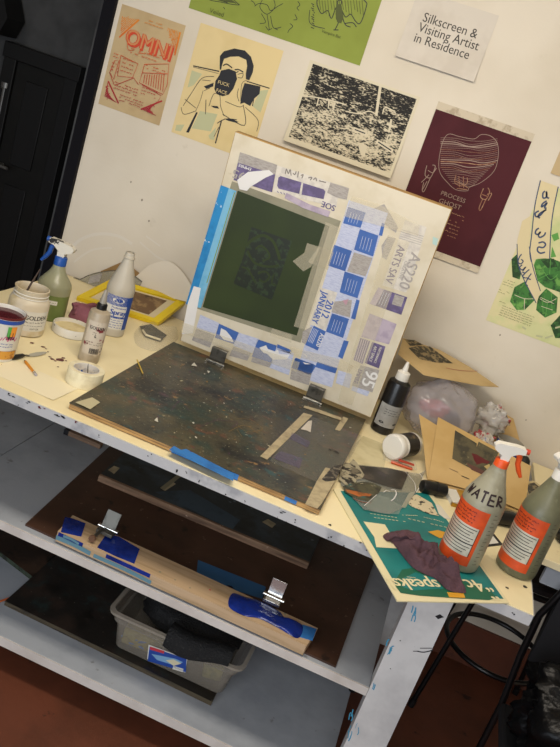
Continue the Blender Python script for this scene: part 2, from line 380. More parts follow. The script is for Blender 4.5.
p_blue = mk('pale_green_ink', '#b9ba93', .8)
m_silver = mk('silver_ink', '#92796a', .5)
m_gold = mk('bronze_ink', '#8a5a3c', .5, 0, [('#a67f5e', 60, .45, .6, 3)])
m_gink = mk('grey_ink', '#4f5628', .7)
m_signink = mk('sign_ink', '#3d3832', .6)

# orange OMNI poster
o, d, dt, W, H = sheet('art_poster', 'small tan poster with orange and red hand lettering at the upper left of the wall', 'poster', -.5546, -.3006, .6651, 1.0251, p_tan)
c = crop(94, 4, 5.83)
for tri in ([(165, 75), (265, 92), (148, 195)], [(432, 140), (505, 165), (472, 300)], [(85, 450), (62, 540), (145, 580)], [(400, 565), (275, 615), (375, 655)]):
    P = [Vector(q) for q in d.uv(c(tri))]
    d.line([tuple(P[1]), tuple(P[2])], .0055, ink_orange, True, False) if tri[0][1] < 300 else d.line([tuple(P[0] if tri[0][0] < 200 else P[0]), tuple(P[2] if tri[0][0] < 200 else P[1])], .0055, ink_orange, True, False)
    for k in range(9):
        t = (k+.5)/9; q = P[0].lerp(P[1], t); r = P[0].lerp(P[2], t) if tri[0][1] < 300 else P[1].lerp(P[2], t)
        q2 = q.lerp(r, .92); d.line([tuple(q), tuple(q2)], .0022, ink_orange, True, False)
        for z in range(4):
            e = q.lerp(r, random.random()); d.line([tuple(e), (e.x+random.uniform(-.008, .008), e.y+random.uniform(-.008, .008))], .0016, ink_orange, True, False)
u, v = d.uv(c([(322, 232)]))[0]
omni_red = mk('orange_red_lettering', '#c9482a', .7)
dt.h = .0025; [dt.text('OMNI', u+e_, v-e_*1.4, .076, q_, -.04, sx=.95, bold=b_) for e_, q_, b_ in ((.0045, omni_red, .0028), (0, omni_red, .003), (0, mk('letter_fill', '#c98a5a', .8), 0))]
for q in ([(205, 160), (200, 262), (240, 268)], [(262, 285), (300, 292)], [(318, 290), (352, 300)], [(385, 300), (412, 304), (414, 288)]): d.line(c(q), .002, ink_orange)
for q in ([(160, 300), (260, 350), (228, 430), (140, 420), (160, 300)], [(298, 352), (440, 350), (430, 470), (405, 528), (268, 460), (298, 352)], [(282, 470), (395, 535), (372, 575)], [(95, 400), (125, 330), (150, 330), (118, 440), (95, 400), (120, 470)], [(285, 402), (432, 408)], [(125, 475), (235, 432), (262, 470)]):
    d.line(c(q), .0022, ink_orange, sm=False)
for k in range(9): d.line(c([(300+14*k, 412), (292+14*k, 462+6*k)]), .0024, ink_orange)
def scr(d, pts, rows, w, m, fill=.6):
    (x0, y0), (x1, y1) = pts; A, B, C_ = [Vector(d.inv(*q)) for q in ((x0, y0), (x1, y0), (x0, y1))]; k = Vector(d.inv((x0+x1)/2, (y0+y1)/2)); w2, h2 = (B-A).length/2, (C_-A).length/2
    d.scrib(k.x-w2, k.y-h2, k.x+w2, k.y+h2, rows, w, m, fill)
for box, r in (([(165, 315), (232, 410)], 4), ([(300, 365), (420, 400)], 2), ([(215, 275), (390, 325)], 2), ([(300, 100), (410, 135)], 2), ([(120, 470), (260, 520)], 3), ([(280, 490), (370, 545)], 3), ([(150, 545), (290, 590)], 3), ([(118, 285), (148, 320)], 2), ([(105, 340), (150, 400)], 3)):
    scr(d, c(box), r, .002, ink_orange)
d.build('print', o); dt.build('lettering', o)

# man with a mug
o, d, dt, W, H = sheet('art_print', 'cream art print of a man drinking from a black mug', 'poster', -.2493, .0701, .6590, 1.0506, p_cream)
c = crop(168, 20, 4.667)
for q in ([(112, 235), (160, 252), (120, 305), (92, 315)], [(432, 330), (470, 325), (432, 432), (395, 402)], [(150, 425), (232, 440), (200, 520), (112, 505)], [(40, 490), (78, 488), (60, 520), (34, 515)], [(190, 540), (225, 500), (215, 560), (196, 556)], [(245, 178), (262, 175), (250, 215), (240, 215)]): d.poly(c(q), p_blue)
for q in ([(243, 168), (262, 146), (310, 133), (360, 143), (388, 172), (401, 215), (396, 245), (380, 282), (364, 276), (364, 250), (370, 215), (366, 186), (330, 170), (290, 172), (262, 182), (252, 214), (249, 232), (242, 232), (242, 196)],
          [(248, 236), (285, 228), (316, 240), (323, 275), (306, 320), (285, 348), (256, 356), (228, 346), (217, 322), (222, 285), (240, 258)],
          [(358, 294), (432, 310), (428, 345), (402, 368), (384, 402), (356, 386), (338, 392), (346, 330)], [(200, 400), (232, 402), (240, 414), (215, 410)], [(262, 460), (300, 462), (330, 476), (320, 480), (280, 470)],
          [(168, 310), (195, 300), (214, 292), (212, 310), (180, 322)], [(85, 524), (132, 430), (140, 432), (98, 526)]): d.poly(c(q), m_ink)
for q, w in (([(118, 214), (240, 240)], .004), ([(118, 220), (236, 250)], .0015), ([(368, 286), (475, 319)], .0035), ([(258, 214), (275, 206), (300, 224)], .004), ([(312, 232), (332, 232), (352, 244)], .004), ([(326, 254), (350, 250), (346, 270), (326, 268)], .002), ([(310, 250), (330, 240)], .003),
             ([(330, 320), (324, 350), (332, 380)], .002), ([(192, 402), (214, 346), (242, 352), (246, 400), (262, 448)], .002), ([(268, 380), (330, 405), (352, 400)], .002), ([(352, 396), (358, 492), (256, 440)], .0025), ([(230, 482), (270, 462), (322, 466)], .003), ([(72, 400), (110, 342), (160, 272), (216, 264)], .002),
             ([(62, 408), (76, 440), (132, 424)], .002), ([(80, 370), (132, 412)], .002), ([(250, 472), (222, 576)], .0045), ([(238, 500), (215, 545)], .002), ([(362, 408), (420, 466), (415, 520)], .002), ([(178, 372), (176, 440)], .0025), ([(160, 280), (200, 284)], .0016), ([(170, 330), (196, 318)], .0018), ([(395, 402), (408, 330)], .003), ([(130, 425), (150, 380), (165, 330)], .0016), ([(340, 380), (345, 300), (370, 280)], .0016)):
    d.line(c(q), w, m_ink)
dt.h = .0025
for t, q, rot in (('FUCK', (262, 297), -.28), ('FACE', (252, 334), -.28)):
    u, v = d.uv(c([q]))[0]; dt.text(t, u, v, .017, p_cream, rot + .30, sx=1.05)
d.build('print', o); plab(dt.build('lettering', o), 'cream words on the black mug')

# green print with birds (cut by the top of the photograph)
o, d, dt, W, H = sheet('bird_art_print', 'green poster with black bird drawings at the top of the wall', 'poster', -.3073, .3423, 1.0842, 1.42, p_green)
c = crop(160, 0, 2.8)
def strokes(d, c, L, m, w=.0022):
    for q in L: d.line(c(q), w, m)
strokes(d, c, [[(130, -12), (165, -10), (200, -4), (218, 10), (222, 14), (200, 12), (170, 6), (140, 0), (130, -12)], [(150, -4), (190, 8)], [(170, -10), (214, 10)], [(178, 20), (182, 26)], [(265, 18), (278, 10), (300, 14), (310, 30), (330, 18), (345, 10)], [(290, -6), (280, 20), (300, 40), (322, 20), (318, -4)], [(284, 38), (296, 62), (280, 66)], [(300, 40), (306, 84), (296, 74)], [(305, 84), (314, 80)], [(310, 45), (318, 78), (340, 76)], [(318, 78), (330, 84)],
     [(268, 16), (262, 6), (255, 2)], [(386, 4), (392, 14), (384, 22), (390, 30)], [(364, 66), (372, 74), (362, 84), (358, 92)], [(378, 40), (384, 54), (374, 56)], [(420, 28), (418, 58), (430, 72), (462, 80)]], m_ink)
strokes(d, c, [[(440, 14), (452, 38), (470, 30), (480, 52), (492, 24), (500, 14)], [(500, 14), (508, 26), (520, 48), (534, 40), (548, 60), (560, 66), (572, 40), (580, 10)], [(440, 14), (446, -6), (500, -14), (560, -6), (580, 10)], [(498, 14), (494, 50), (500, 62), (490, 84)], [(506, 14), (512, 50), (520, 70), (534, 76)], [(486, 84), (500, 84)], [(518, 66), (540, 64), (550, 76)], [(498, 2), (508, 2), (506, 16), (498, 16), (498, 2)]], m_ink, .0032)
for k in range(16): d.line(c([(446+8*k, 0+(k % 3)), (450+8*k, 28+6*(k % 4))]), .0022, m_gink)
d.poly(c([(494, 12), (508, 12), (514, 48), (508, 66), (496, 62), (492, 40)]), m_gink)
d.poly(c([(140, -10), (200, -2), (216, 10), (186, 6), (150, -2)]), m_gink)
dt.h = .0025
for t, q, sz in (('Veiled', (160, 35), .022), ('Vampire Bat', (480, 95), .014)):
    u, v = d.uv(c([q]))[0]; dl = Draw(dt.fn); dl.h = .0025; dl.text(t, u, v, sz, m_gink); dl.build('lettering', o)
for k in range(12): d.line(c([(428+random.uniform(-6, 6), 10+6*k), (432, 14+6*k)]), .0025, m_ink)
P = d.uv(c([(398, 106), (540, 152)])); dt.scrib(P[0][0], P[1][1]+.003, P[1][0], P[1][1]+.010, 1, .0012, m_gink, .8)
d.build('print', o)

# sign
o, d, dt, W, H = sheet('paper_sign', 'white paper sign reading Silkscreen and Visiting Artist in Residence', 'sign', .4478, .7268, 1.1498, 1.3641, p_white, .012)
c = crop(394, 0, 5.28)
for t, q in (('Silkscreen &', (158, 88)), ('Visiting Artist', (132, 140)), ('in Residence', (112, 196))):
    u, v = d.uv(c([q]))[0]; dl = Draw(dt.fn); dl.text(t, u, v, .0415, m_signink, 0, 'l', .92, bold=.0002); dl.build('lettering', o)

# black and white landscape print
p_land = mk('landscape_print', '#d5cab2', .7)
nt = p_land.node_tree; N = nt.nodes; L = nt.links
tc = N.new('ShaderNodeTexCoord'); sp = N.new('ShaderNodeSeparateXYZ'); L.new(tc.outputs['Object'], sp.inputs[0])
n1 = N.new('ShaderNodeTexNoise'); n1.inputs['Scale'].default_value = 34; n1.inputs['Detail'].default_value = 8; n1.inputs['Roughness'].default_value = .75
n2 = N.new('ShaderNodeTexNoise'); n2.inputs['Scale'].default_value = 170; n2.inputs['Detail'].default_value = 4
mp = N.new('ShaderNodeMapping'); mp.inputs['Scale'].default_value = (.6, 1, 1.5); L.new(tc.outputs['Object'], mp.inputs[0])
for n in (n1, n2): L.new(mp.outputs[0], n.inputs['Vector'])
gr = N.new('ShaderNodeMapRange'); gr.inputs['From Min'].default_value = .10; gr.inputs['From Max'].default_value = .2; gr.inputs['To Min'].default_value = .035; gr.inputs['To Max'].default_value = -.075
L.new(sp.outputs['Z'], gr.inputs['Value'])
a1 = N.new('ShaderNodeMath'); a1.operation = 'ADD'; L.new(n1.outputs['Fac'], a1.inputs[0]); L.new(gr.outputs[0], a1.inputs[1])
a2 = N.new('ShaderNodeMath'); a2.operation = 'MULTIPLY_ADD'; L.new(n2.outputs['Fac'], a2.inputs[0]); a2.inputs[1].default_value = .7; L.new(a1.outputs[0], a2.inputs[2])
rp = N.new('ShaderNodeValToRGB'); L.new(a2.outputs[0], rp.inputs[0]); rp.color_ramp.elements[0].position = .80; rp.color_ramp.elements[1].position = .93
rp.color_ramp.elements[0].color = lin('#15130f'); rp.color_ramp.elements[1].color = lin('#cfc4a8'); L.new(rp.outputs[0], N['Principled BSDF'].inputs['Base Color'])
o, d, dt, W, H = sheet('landscape_art_print', 'black and white landscape print with small crosses in tall grass', 'poster', .1701, .5757, .7682, 1.0516, mk('ivory_paper', '#d5ccb2', .8), .022)
c = crop(284, 60, 4)
m_iv = mk('unprinted_paper', '#d2c8ae', .8)
mg = .014
d.rect(mg, mg*1.2, W-mg*.7, H-mg*.7, p_land, 8, 8)
o2 = d.build('print', o)
d = Draw(d.fn, d.inv); d.h = .0008
for q in ([(380, 105), (391, 108), (374, 225), (364, 222)], [(426, 236), (434, 238), (424, 290), (416, 288)], [(412, 252), (440, 262), (438, 270), (410, 260)]): d.poly(c(q), m_iv)
for q in ([(75, 145), (130, 150), (200, 165), (250, 180)], [(180, 160), (178, 195)], [(140, 150), (132, 185)], [(205, 170), (196, 205)], [(395, 215), (405, 190), (440, 205), (445, 215)], [(250, 205), (300, 215), (340, 205), (365, 215)], [(410, 330), (420, 300), (430, 310)]): d.line(c(q), .004, m_iv)
d.poly(c([(282, 268), (334, 288), (328, 304), (276, 284)]), m_iv); d.poly(c([(374, 316), (440, 358), (434, 374), (368, 332)]), m_iv)
for q in ([(284, 278), (326, 294)], [(378, 328), (430, 362)]): P = d.uv(c(q)); d.line(P, .004, m_ink, True, False)
d.poly(c([(300, 345), (318, 330), (334, 350), (326, 385), (310, 380)]), m_iv)
d.build('highlights', o)

# maroon poster with paper margins
o, d, dt, W, H = sheet('maroon_art_poster', 'maroon poster with a thin line drawing of a balloon heart', 'poster', .6384, .9777, .5632, 1.058, mk('aged_paper', '#c9bda6', .8, 0, [('#ab9d86', 30, .5, .62, 4)]), .006)
c = crop(404, 98, 4.15)
P = d.uv(c([(140, 35), (532, 165), (12, 385)]))
d.rect(0.001, .024, W-.001, H-.026, p_maroon, 6, 8)
o2 = d.build('print', o)
d = Draw(d.fn, d.inv); d.h = .0008
out = [(185, 150), (160, 185), (145, 260), (150, 310), (180, 350), (215, 380), (262, 385), (272, 370), (320, 350), (372, 305), (390, 250), (388, 190), (360, 158), (320, 152), (290, 170), (230, 160)]
d.line(c(out), .0018, m_silver, closed=True)
for k in range(24):
    y = 165+k*8.2; t = (y-165)/200; l = 152+max(0, t-.62)*150; r = 388-max(0, t-.45)*190; mid = (l+r)/2
    d.line(c([(l, y), (l+(mid-l)*.5, y+2), (mid, y+12+8*math.sin(k)), (mid+(r-mid)*.5, y+14), (r, y+4)]), .0010 if k not in (2, 3, 11, 12, 13) else .0028, m_gold if 4 < k < 18 and k % 3 == 0 else m_silver)
strokes(d, c, [[(95, 280), (88, 320), (110, 330), (130, 285), (118, 278)], [(100, 300), (120, 310), (135, 290)], [(110, 330), (85, 385), (76, 382), (82, 350)], [(76, 382), (96, 345)], [(72, 350), (88, 335), (104, 318)]], m_silver, .0025)
strokes(d, c, [[(330, 375), (318, 410), (340, 420), (355, 390), (348, 372)], [(325, 400), (345, 408)], [(340, 420), (318, 465), (312, 455), (326, 420)], [(345, 400), (364, 396), (350, 425)]], m_gold, .0028)
strokes(d, c, [[(215, 320), (212, 352), (240, 365), (262, 352), (262, 330)], [(228, 325), (230, 370)], [(246, 325), (248, 372)], [(215, 345), (265, 372)], [(220, 375), (262, 380)]], m_gold, .0022)
dt.h = .0025
for t, q, s_ in (('PROCESS', (205, 410), .021), ('GHOST', (192, 440), .023)):
    u, v = d.uv(c([q]))[0]; dl = Draw(dt.fn); dl.h = .0025; dl.text(t, u, v, s_, m_silver, 0, sx=1.05); dl.build('lettering', o)
P = d.uv(c([(205, 470), (245, 600)])); dt.scrib(P[0][0]-.004, P[1][1], P[0][0]+.045, P[0][1], 7, .002, m_gold, .5)
d.build('drawing', o); dt.build('small_print', o)

# green map-like poster with the banner
def at_wall(px, py): q = wall(px, py); return q.x, q.z
X0, Z0 = 1.0669, .4179
o, d, dt, W, H = sheet('banner_art_poster', 'cream and green poster with a handwritten ribbon banner at the right edge', 'poster', X0, X0+.40, Z0, .9207, mk('pale_green_paper', '#d8d0a0', .8, 0, [('#c3c98f', 7, .5, .62, 3), ('#cfd09b', 15, .5, .62, 3)]))
c = crop(484, 160, 3.934)
g1 = mk('leaf_green_ink', '#3f7a35', .7, 0, [('#244d24', 40, .48, .6, 5), ('#6ba24c', 25, .58, .66, 4)])
g2 = mk('dark_green_ink', '#22421f', .7, 0, [('#3d6b33', 50, .5, .6, 4)])
g3 = mk('bright_green_ink', '#5d9c48', .7)
m_nib = mk('slate_pen_ink', '#3b4a68', .6)
for q, m in (([(120, 500), (160, 478), (205, 545), (160, 590), (128, 590), (102, 556)], g1), ([(205, 390), (262, 385), (299, 400), (299, 520), (240, 500), (205, 470), (188, 430)], g1), ([(108, 390), (130, 370), (150, 430), (140, 470), (112, 460)], g2),
             ([(212, 540), (245, 505), (290, 540), (285, 600), (240, 620), (205, 590)], g1), ([(262, 650), (299, 610), (330, 640), (330, 700), (280, 700)], g2), ([(222, 392), (275, 388), (290, 420), (250, 425)], g2), ([(265, 295), (290, 285), (296, 310), (275, 320)], g3), ([(268, 340), (284, 380), (262, 384)], g3), ([(290, 400), (340, 420), (350, 560), (299, 530)], g1), ([(300, 300), (380, 260), (390, 400), (310, 400)], g3)): d.poly(c(q), m)
for q in ([(120, 530), (160, 545), (205, 545)], [(160, 545), (158, 590)], [(220, 545), (250, 560), (285, 545)], [(250, 560), (242, 615)], [(230, 540), (232, 600)], [(265, 520), (268, 600)], [(230, 430), (260, 470), (290, 450)], [(262, 390), (258, 450)], [(210, 470), (250, 450)]): d.line(c(q), .002, g3 if q[0][0] % 20 else m_iv)
for q in ([(222, 540), (275, 565)], [(225, 575), (270, 590)]): d.line(c(q), .0016, m_iv)
scr(d, c([(75, 470), (118, 500)]), 3, .0012, m_gink); scr(d, c([(55, 510), (100, 530)]), 2, .0012, m_gink); scr(d, c([(60, 550), (86, 570)]), 1, .0012, m_gink); scr(d, c([(60, 590), (195, 635)]), 5, .0012, m_gink, .9)
for q in ([(150, 655), (165, 665)], [(205, 690), (230, 695)], [(240, 700), (270, 690)], [(280, 660), (299, 655)]): d.line(c(q), .006, p_blue)
d.build('print', o)
d = Draw(d.fn, d.inv); d.h = .0012; m_ban = mk('banner_paper', '#d9caa0', .8)
L1 = [(222, 80), (200, 180), (188, 290), (180, 360), (186, 400)]; R1 = [(292, 105), (272, 200), (262, 290), (258, 388)]
d.poly(c(L1+[(215, 385), (258, 388)]+R1[::-1]), m_ban)
d.poly(c([(132, 310), (150, 240), (190, 215), (178, 330), (192, 400), (222, 520), (205, 566), (160, 480), (138, 420), (128, 350)]), m_ban)
d.line(c(L1), .0035, m_nib); d.line(c(R1), .0035, m_nib); d.line(c([(178, 340), (192, 420), (222, 515)]), .003, m_nib); d.line(c([(130, 330), (140, 430), (205, 562)]), .003, m_nib)
d.build('banner', o)
def hw(L, w=.0052):
    e = Draw(dt.fn, dt.inv); e.h = .0025; [e.line(c(q), w, m_nib) for q in L]; e.build('lettering', o)

hw([[(240, 122), (232, 130), (232, 148), (244, 146), (246, 124), (248, 146), (256, 150)], [(246, 160), (230, 172), (226, 184), (236, 178), (248, 168), (238, 186), (246, 190)], [(216, 200), (202, 208), (204, 222), (220, 218), (236, 200), (244, 196), (222, 208), (212, 222), (220, 228)]])
hw([[(216, 268), (206, 274), (202, 288), (212, 292), (222, 282), (214, 296), (220, 304), (236, 296), (242, 284)], [(214, 326), (232, 322), (242, 332), (232, 344), (214, 342), (210, 356), (222, 366), (240, 362)]])
hw([[(148, 370), (140, 380), (134, 400), (144, 408), (154, 398), (146, 390)], [(150, 412), (140, 422), (150, 432), (164, 420), (152, 436)], [(150, 440), (160, 444)], [(178, 430), (162, 444), (152, 458), (164, 464)], [(186, 446), (172, 466), (164, 486), (172, 494)], [(166, 462), (184, 470)]], .004)
# scrap of paper at the right edge above it
o, d, dt, W, H = sheet('paper_scrap', 'small tan paper scrap above the ribbon banner poster at the right edge', 'paper', wall(556, 160).x, wall(556, 160).x+.18, wall(556, 175).z, wall(556, 175).z+.13, p_tan, .004)

# marks on the wall
# ---------------------------------------------------------------- the printing base board and the screen
BX0, BX1, BYF, BYB, BH = .0899, .8097, -1.0871, -.3391, .020
bb = thing('printing_board', 'paint stained plywood printing board with two hinge clamps on the bench top', 'board', (BX0, BYF, 0))
BW, BD = BX1-BX0, BYB-BYF
g = M(); g.box2((0, 0, .002), (BW, BD, .017), m_ply); g.build('plywood', bb, bevel=.001)
gsurf = M(); gsurf.box2((-.001, -.001, .0172), (BW+.001, BD+.001, BH), m_stain)
bd = lambda: Draw(lambda u, v, h: (u, v, BH+h), lambda x, y: (lambda q: (q.x-BX0, q.y-BYF))(on(x, y, BH)))
fe = Draw(lambda u, v, h: (u, -.0012-h, v)); 
a, b = on(169, 450, BH).x-BX0, on(234, 481, BH).x-BX0
fe.rect(a, .0025, b, .0185, m_bluetape); fe.build('blue_tape', bb)
a, b = on(285, 496, BH).x-BX0, on(297, 501, BH).x-BX0
fe = Draw(lambda u, v, h: (u, -.0012-h, v)); fe.rect(a, .004, b, .015, m_bluetape); fe.build('blue_tape', bb)
d = bd(); d.poly([(169, 450), (174, 446), (181, 450), (186, 449), (234, 474), (233, 481)], m_bluetape); d.build('blue_tape', bb)
specks = [mk('paint_speck_'+n, c, .5) for n, c in (('cream', '#b9b08e'), ('white', '#c6c2b4'), ('ochre', '#8a6b33'), ('rust', '#7d4327'), ('teal', '#3b5f5c'), ('purple', '#5c3a55'))]
d = bd()
for k in range(95):
    u, v = random.uniform(.01, BW-.01), random.uniform(.01, BD-.03); r = random.choice((.0012, .0018, .002, .003)); n = 7; m = random.choice(specks)
    st_ = random.uniform(1, 2.6); an = random.uniform(0, PI)
    P = []
    for i in range(n):
        q = 2*PI*i/n; x, y = r*st_*math.cos(q)*random.uniform(.7, 1.2), r*math.sin(q)*random.uniform(.7, 1.2); P.append((u+x*math.cos(an)-y*math.sin(an), v+x*math.sin(an)+y*math.cos(an)))
    d.poly(P, m, True)
for pts in ([(75, 403), (92, 398), (100, 403), (90, 410)],): d.poly(pts, specks[0])
for pts in ([(191, 366), (194, 363), (197, 367)], [(154, 421), (157, 418), (158, 423)], [(207, 371), (210, 372), (208, 374)]): d.poly(pts, specks[1])
gsurf.absorb(d.m)
d = bd(); c = crop(60, 330, 1.867)
for pts in ([(208, 150), (225, 132), (240, 150)], [(285, 168), (330, 172), (320, 182)], [(330, 165), (355, 168), (378, 185), (350, 190), (332, 178)], [(315, 190), (345, 178), (372, 195)], [(262, 180), (300, 165)], [(340, 200), (330, 185)], [(352, 172), (370, 178)]): d.line(c(pts), .0011, specks[5] if pts[0][0] < 300 else MATS['paint_speck_ochre'])
gsurf.absorb(d.m); gsurf.build('printing_surface', bb)
# hinge clamps
def clamp(px, py, flip=0):
    q = on(px, py, BH); g = M(); x, y = q.x-BX0, q.y-BYF
    g.box((x, y+.004, BH+.0015), (.062, .03, .002), m_steel); g.tube([(x-.034, y-.002, BH+.006), (x+.034, y-.002, BH+.006)], .0055, m_steel, 12)
    o = g.build('hinge_clamp', bb, bevel=.0005)
    g = M(); g.box((x, y+.006, BH+.03), (.056, .003, .046), m_steel, rx=R(6)); g.box((x, y+.012, BH+.052), (.056, .018, .003), m_steel); g.build('clamp_plate', o, bevel=.0008)
    for s_ in (-.03, .03):
        g = M(); g.lathe([(0, 0), (.005, 0), (.005, .003), (0, .004)], m_chrome, 12, (x+s_, y-.012, BH)); g.build('screw', o)
    return o
clamp(215, 364); clamp(312, 402)

# the screen: its plane is raised on the hinges
A0 = Vector((.1119, -.3437, .035)); A0.z = .035; TI = -.1033; SW, SL = .7125, .740
sc = thing('printing_screen', 'square silkscreen frame patched with newspaper and tape, raised on the printing board', 'frame', A0, rot=(-TI, 0, 0))
UX, UV = Vector((1, 0, 0)), Vector((0, math.sin(TI), math.cos(TI))); UN = UX.cross(UV)   # UN faces the camera side
def sinv(px, py):
    d = ray(px, py); t = (A0-CP).dot(UN)/d.dot(UN); q = CP+d*t-A0; return q.dot(UX), q.dot(UV)
sfn = lambda u, v, h: (u, -h, v)
m_frame = mk('taped_frame_wood', '#d2c9b4', .5, 0, [('#c5baa0', 6, .45, .65, 4), ('#b5a582', 30, .68, .74, 4)])
m_fside = mk('bare_frame_wood', '#b08d55', .6, 0, [('#8f6f40', 20, .45, .65, 3, 1, (.3, 3, 3))])
FT = .030; fw = .05
for k, (a, b) in enumerate((((0, 0), (fw, SL)), ((SW-fw, 0), (SW, SL)), ((fw, 0), (SW-fw, fw)), ((fw, SL-fw), (SW-fw, SL)))):
    g = M(); g.box2((a[0], .0002, a[1]), (b[0], FT, b[1]), m_fside); g.build('rail', sc, bevel=.0015)
g = M(); g.box2((.002, -.0006, .002), (SW-.002, -.0001, SL-.002), m_frame); g.build('tape_border', sc)
SD = lambda h=.0008: (lambda q: (setattr(q, 'h', h), q)[1])(Draw(sfn, sinv))
m_emul = mk('green_emulsion', '#343d28', .35, 0, [('#3a4529', 3, .45, .65, 2)], spec=.2)
m_gmesh = mk('grey_mesh_margin', '#8e8a74', .5, 0, [('#7d7a66', 10, .45, .65, 3)])
c = crop(170, 120, 1.931)
d = SD(); d.poly(c([(120, 118), (330, 195), (252, 430), (46, 362)]), m_gmesh); d.build('mesh_margin', sc)
d = SD(.0013); d.poly(c([(131, 136), (308, 205), (245, 416), (63, 361)]), m_emul); d.build('emulsion', sc)
# stencil image
c5 = crop(200, 190, 4.308); d = SD(.0018)
m_sten = mk('stencil_dark', '#1d2417', .4, 0, [('#2a3820', 45, .52, .58, 5)])
d.poly(c5([(222, 158), (397, 220), (355, 345), (310, 472), (145, 402), (190, 280)]), m_sten); d.build('stencil_image', sc)
d = SD(.0022)
for q, w in (([(200, 240), (225, 215), (270, 195), (310, 215), (330, 250), (345, 300)], .010), ([(205, 260), (225, 300), (250, 320), (300, 330), (340, 325)], .008), ([(240, 255), (262, 240), (290, 260), (300, 290), (270, 305)], .006), ([(180, 330), (210, 345), (240, 400)], .006), ([(250, 360), (280, 350), (300, 370), (280, 395), (255, 385)], .006), ([(320, 360), (310, 400), (330, 410)], .005)): d.line(c5(q), w, m_emul)
d.build('stencil_lines', sc)
d = SD(.0018); d.line(c5([(150, 10), (95, 190), (30, 400)]), .003, mk('lime_edge', '#7f8f22', .4)); d.build('emulsion_edge', sc)
# tapes and newspaper patches: (crop frame, outline, material)
m_btape1 = mk('bright_blue_tape', '#2484bf', .4, 0, [('#1a70aa', 14, .45, .65, 3), ('#dfe8ea', 22, .66, .69, 4)])
m_btape2 = mk('pale_blue_tape', '#78b3d2', .4, 0, [('#5fa3c8', 14, .45, .65, 3), ('#d5dcdc', 30, .68, .71, 4)])
m_clear = film('clear_tape', '#e6dcc0', .32, .3)
m_news = mk('newsprint', '#d3cdc2', .7, 0, [('#c2bcb4', 40, .45, .6, 4)])
m_newsg = mk('grey_newsprint', '#a9a39d', .7, 0, [('#938d89', 60, .45, .6, 4, 1, (1, 1, 6))])
m_newsp = mk('pale_blue_newsprint', '#bfc4d8', .7, 0, [('#aab1cd', 60, .45, .6, 4, 1, (1, 1, 5))])
m_nblue = mk('blue_newsprint', '#4166aa', .6, 0, [('#3a5d9e', 12, .45, .6, 3)])
m_npur = mk('purple_newsprint', '#5d5375', .7, 0, [('#6d618b', 30, .45, .6, 3)])
m_npur2 = mk('pale_purple_newsprint', '#b3a6b4', .7, 0, [('#a194a6', 30, .45, .6, 3)])
m_ntext = mk('purple_news_ink', '#54497a', .7); m_nw = mk('white_blotch', '#dcdad8', .6); m_nwb = mk('blue_news_ink', '#3159a6', .7)
def patch(name, pts, m, h, lab=None, txt=()):
    d = SD(h); d.poly(pts, m); o = d.build(name, sc)
    if lab: plab(o, lab)
    return o
def ptext(par, items, h):
    for t, q, size, ang, m, sx in items:
        d = SD(h); u, v = sinv(*q); d.text(t, u, v, size, m, ang, sx=sx, bold=size*.02); d.build('printed_words', par)
c8 = crop(210, 130, 4.308); c2 = crop(310, 190, 4.308); c3 = crop(290, 280, 4.667); c4 = crop(180, 300, 4)
patch('blue_tape', [(221, 185), (229, 188), (193, 306), (186, 304)], m_btape1, .0016, 'bright blue tape strip'); patch('blue_tape', [(229, 188), (236.5, 191), (201, 308), (193, 306)], m_btape2, .0016, 'pale blue tape strip')
patch('white_tape', [(201, 288), (193, 333), (182, 334), (188, 303), (194, 286)], m_nw, .0019)
# upper strip
o = patch('newspaper_patch', c8([(130, 95), (290, 150), (268, 268), (102, 215)]), m_newsg, .0012, 'grey newspaper with a purple numeral block upside down')
d = SD(.0016); d.poly(c8([(122, 140), (282, 192), (268, 268), (102, 215)]), m_npur); d.build('purple_block', o)
ptext(o, [('95', c8([(125, 195)])[0], .040, PI, m_newsg, 1.1), ('EMPIRE', c8([(150, 160)])[0], .013, PI, m_nw, 1.1)], .0020)
patch('white_blotch', c8([(118, 215), (165, 180), (255, 172), (275, 190), (240, 205), (175, 245), (160, 262), (128, 255)]), m_nw, .0024)
o = patch('newspaper_patch', c8([(290, 152), (520, 225), (560, 245), (545, 330), (430, 305), (272, 266)]), m_news, .0013, 'pale newspaper with a purple rounded panel and handwriting')
d = SD(.0017); d.poly(c8([(305, 198), (395, 225), (385, 275), (296, 252), (290, 240), (295, 205)]), m_npur); d.poly(c8([(402, 228), (490, 255), (498, 265), (490, 298), (395, 278)]), m_npur)
c_h = [[(325, 190), (330, 168), (338, 188), (346, 170), (350, 196)], [(358, 185), (366, 192), (372, 178)], [(382, 178), (378, 204)], [(392, 196), (402, 192), (396, 208)], [(424, 206), (440, 204), (432, 216)], [(446, 214), (456, 206), (460, 220)], [(470, 218), (500, 226)]]
for q in c_h: d.line(c8(q), .003, mk('pencil_grey', '#77706a', .6))
for k in range(5): d.line(c8([(290+14*k, 262+4*k), (296+14*k, 270+4*k)]), .002, m_ntext)
d.build('purple_panel', o)
ptext(o, [('SOE', c8([(510, 328)])[0], .026, PI, m_ntext, 1.0)], .0019)
patch('torn_tape', c8([(330, 270), (430, 320), (520, 350), (510, 375), (400, 335), (322, 292)]), m_npur2, .0021)
patch('newspaper_patch', c8([(520, 225), (600, 250), (590, 300), (545, 290), (505, 270)]), m_newsg, .0018, 'grey newspaper scrap on the top rail')
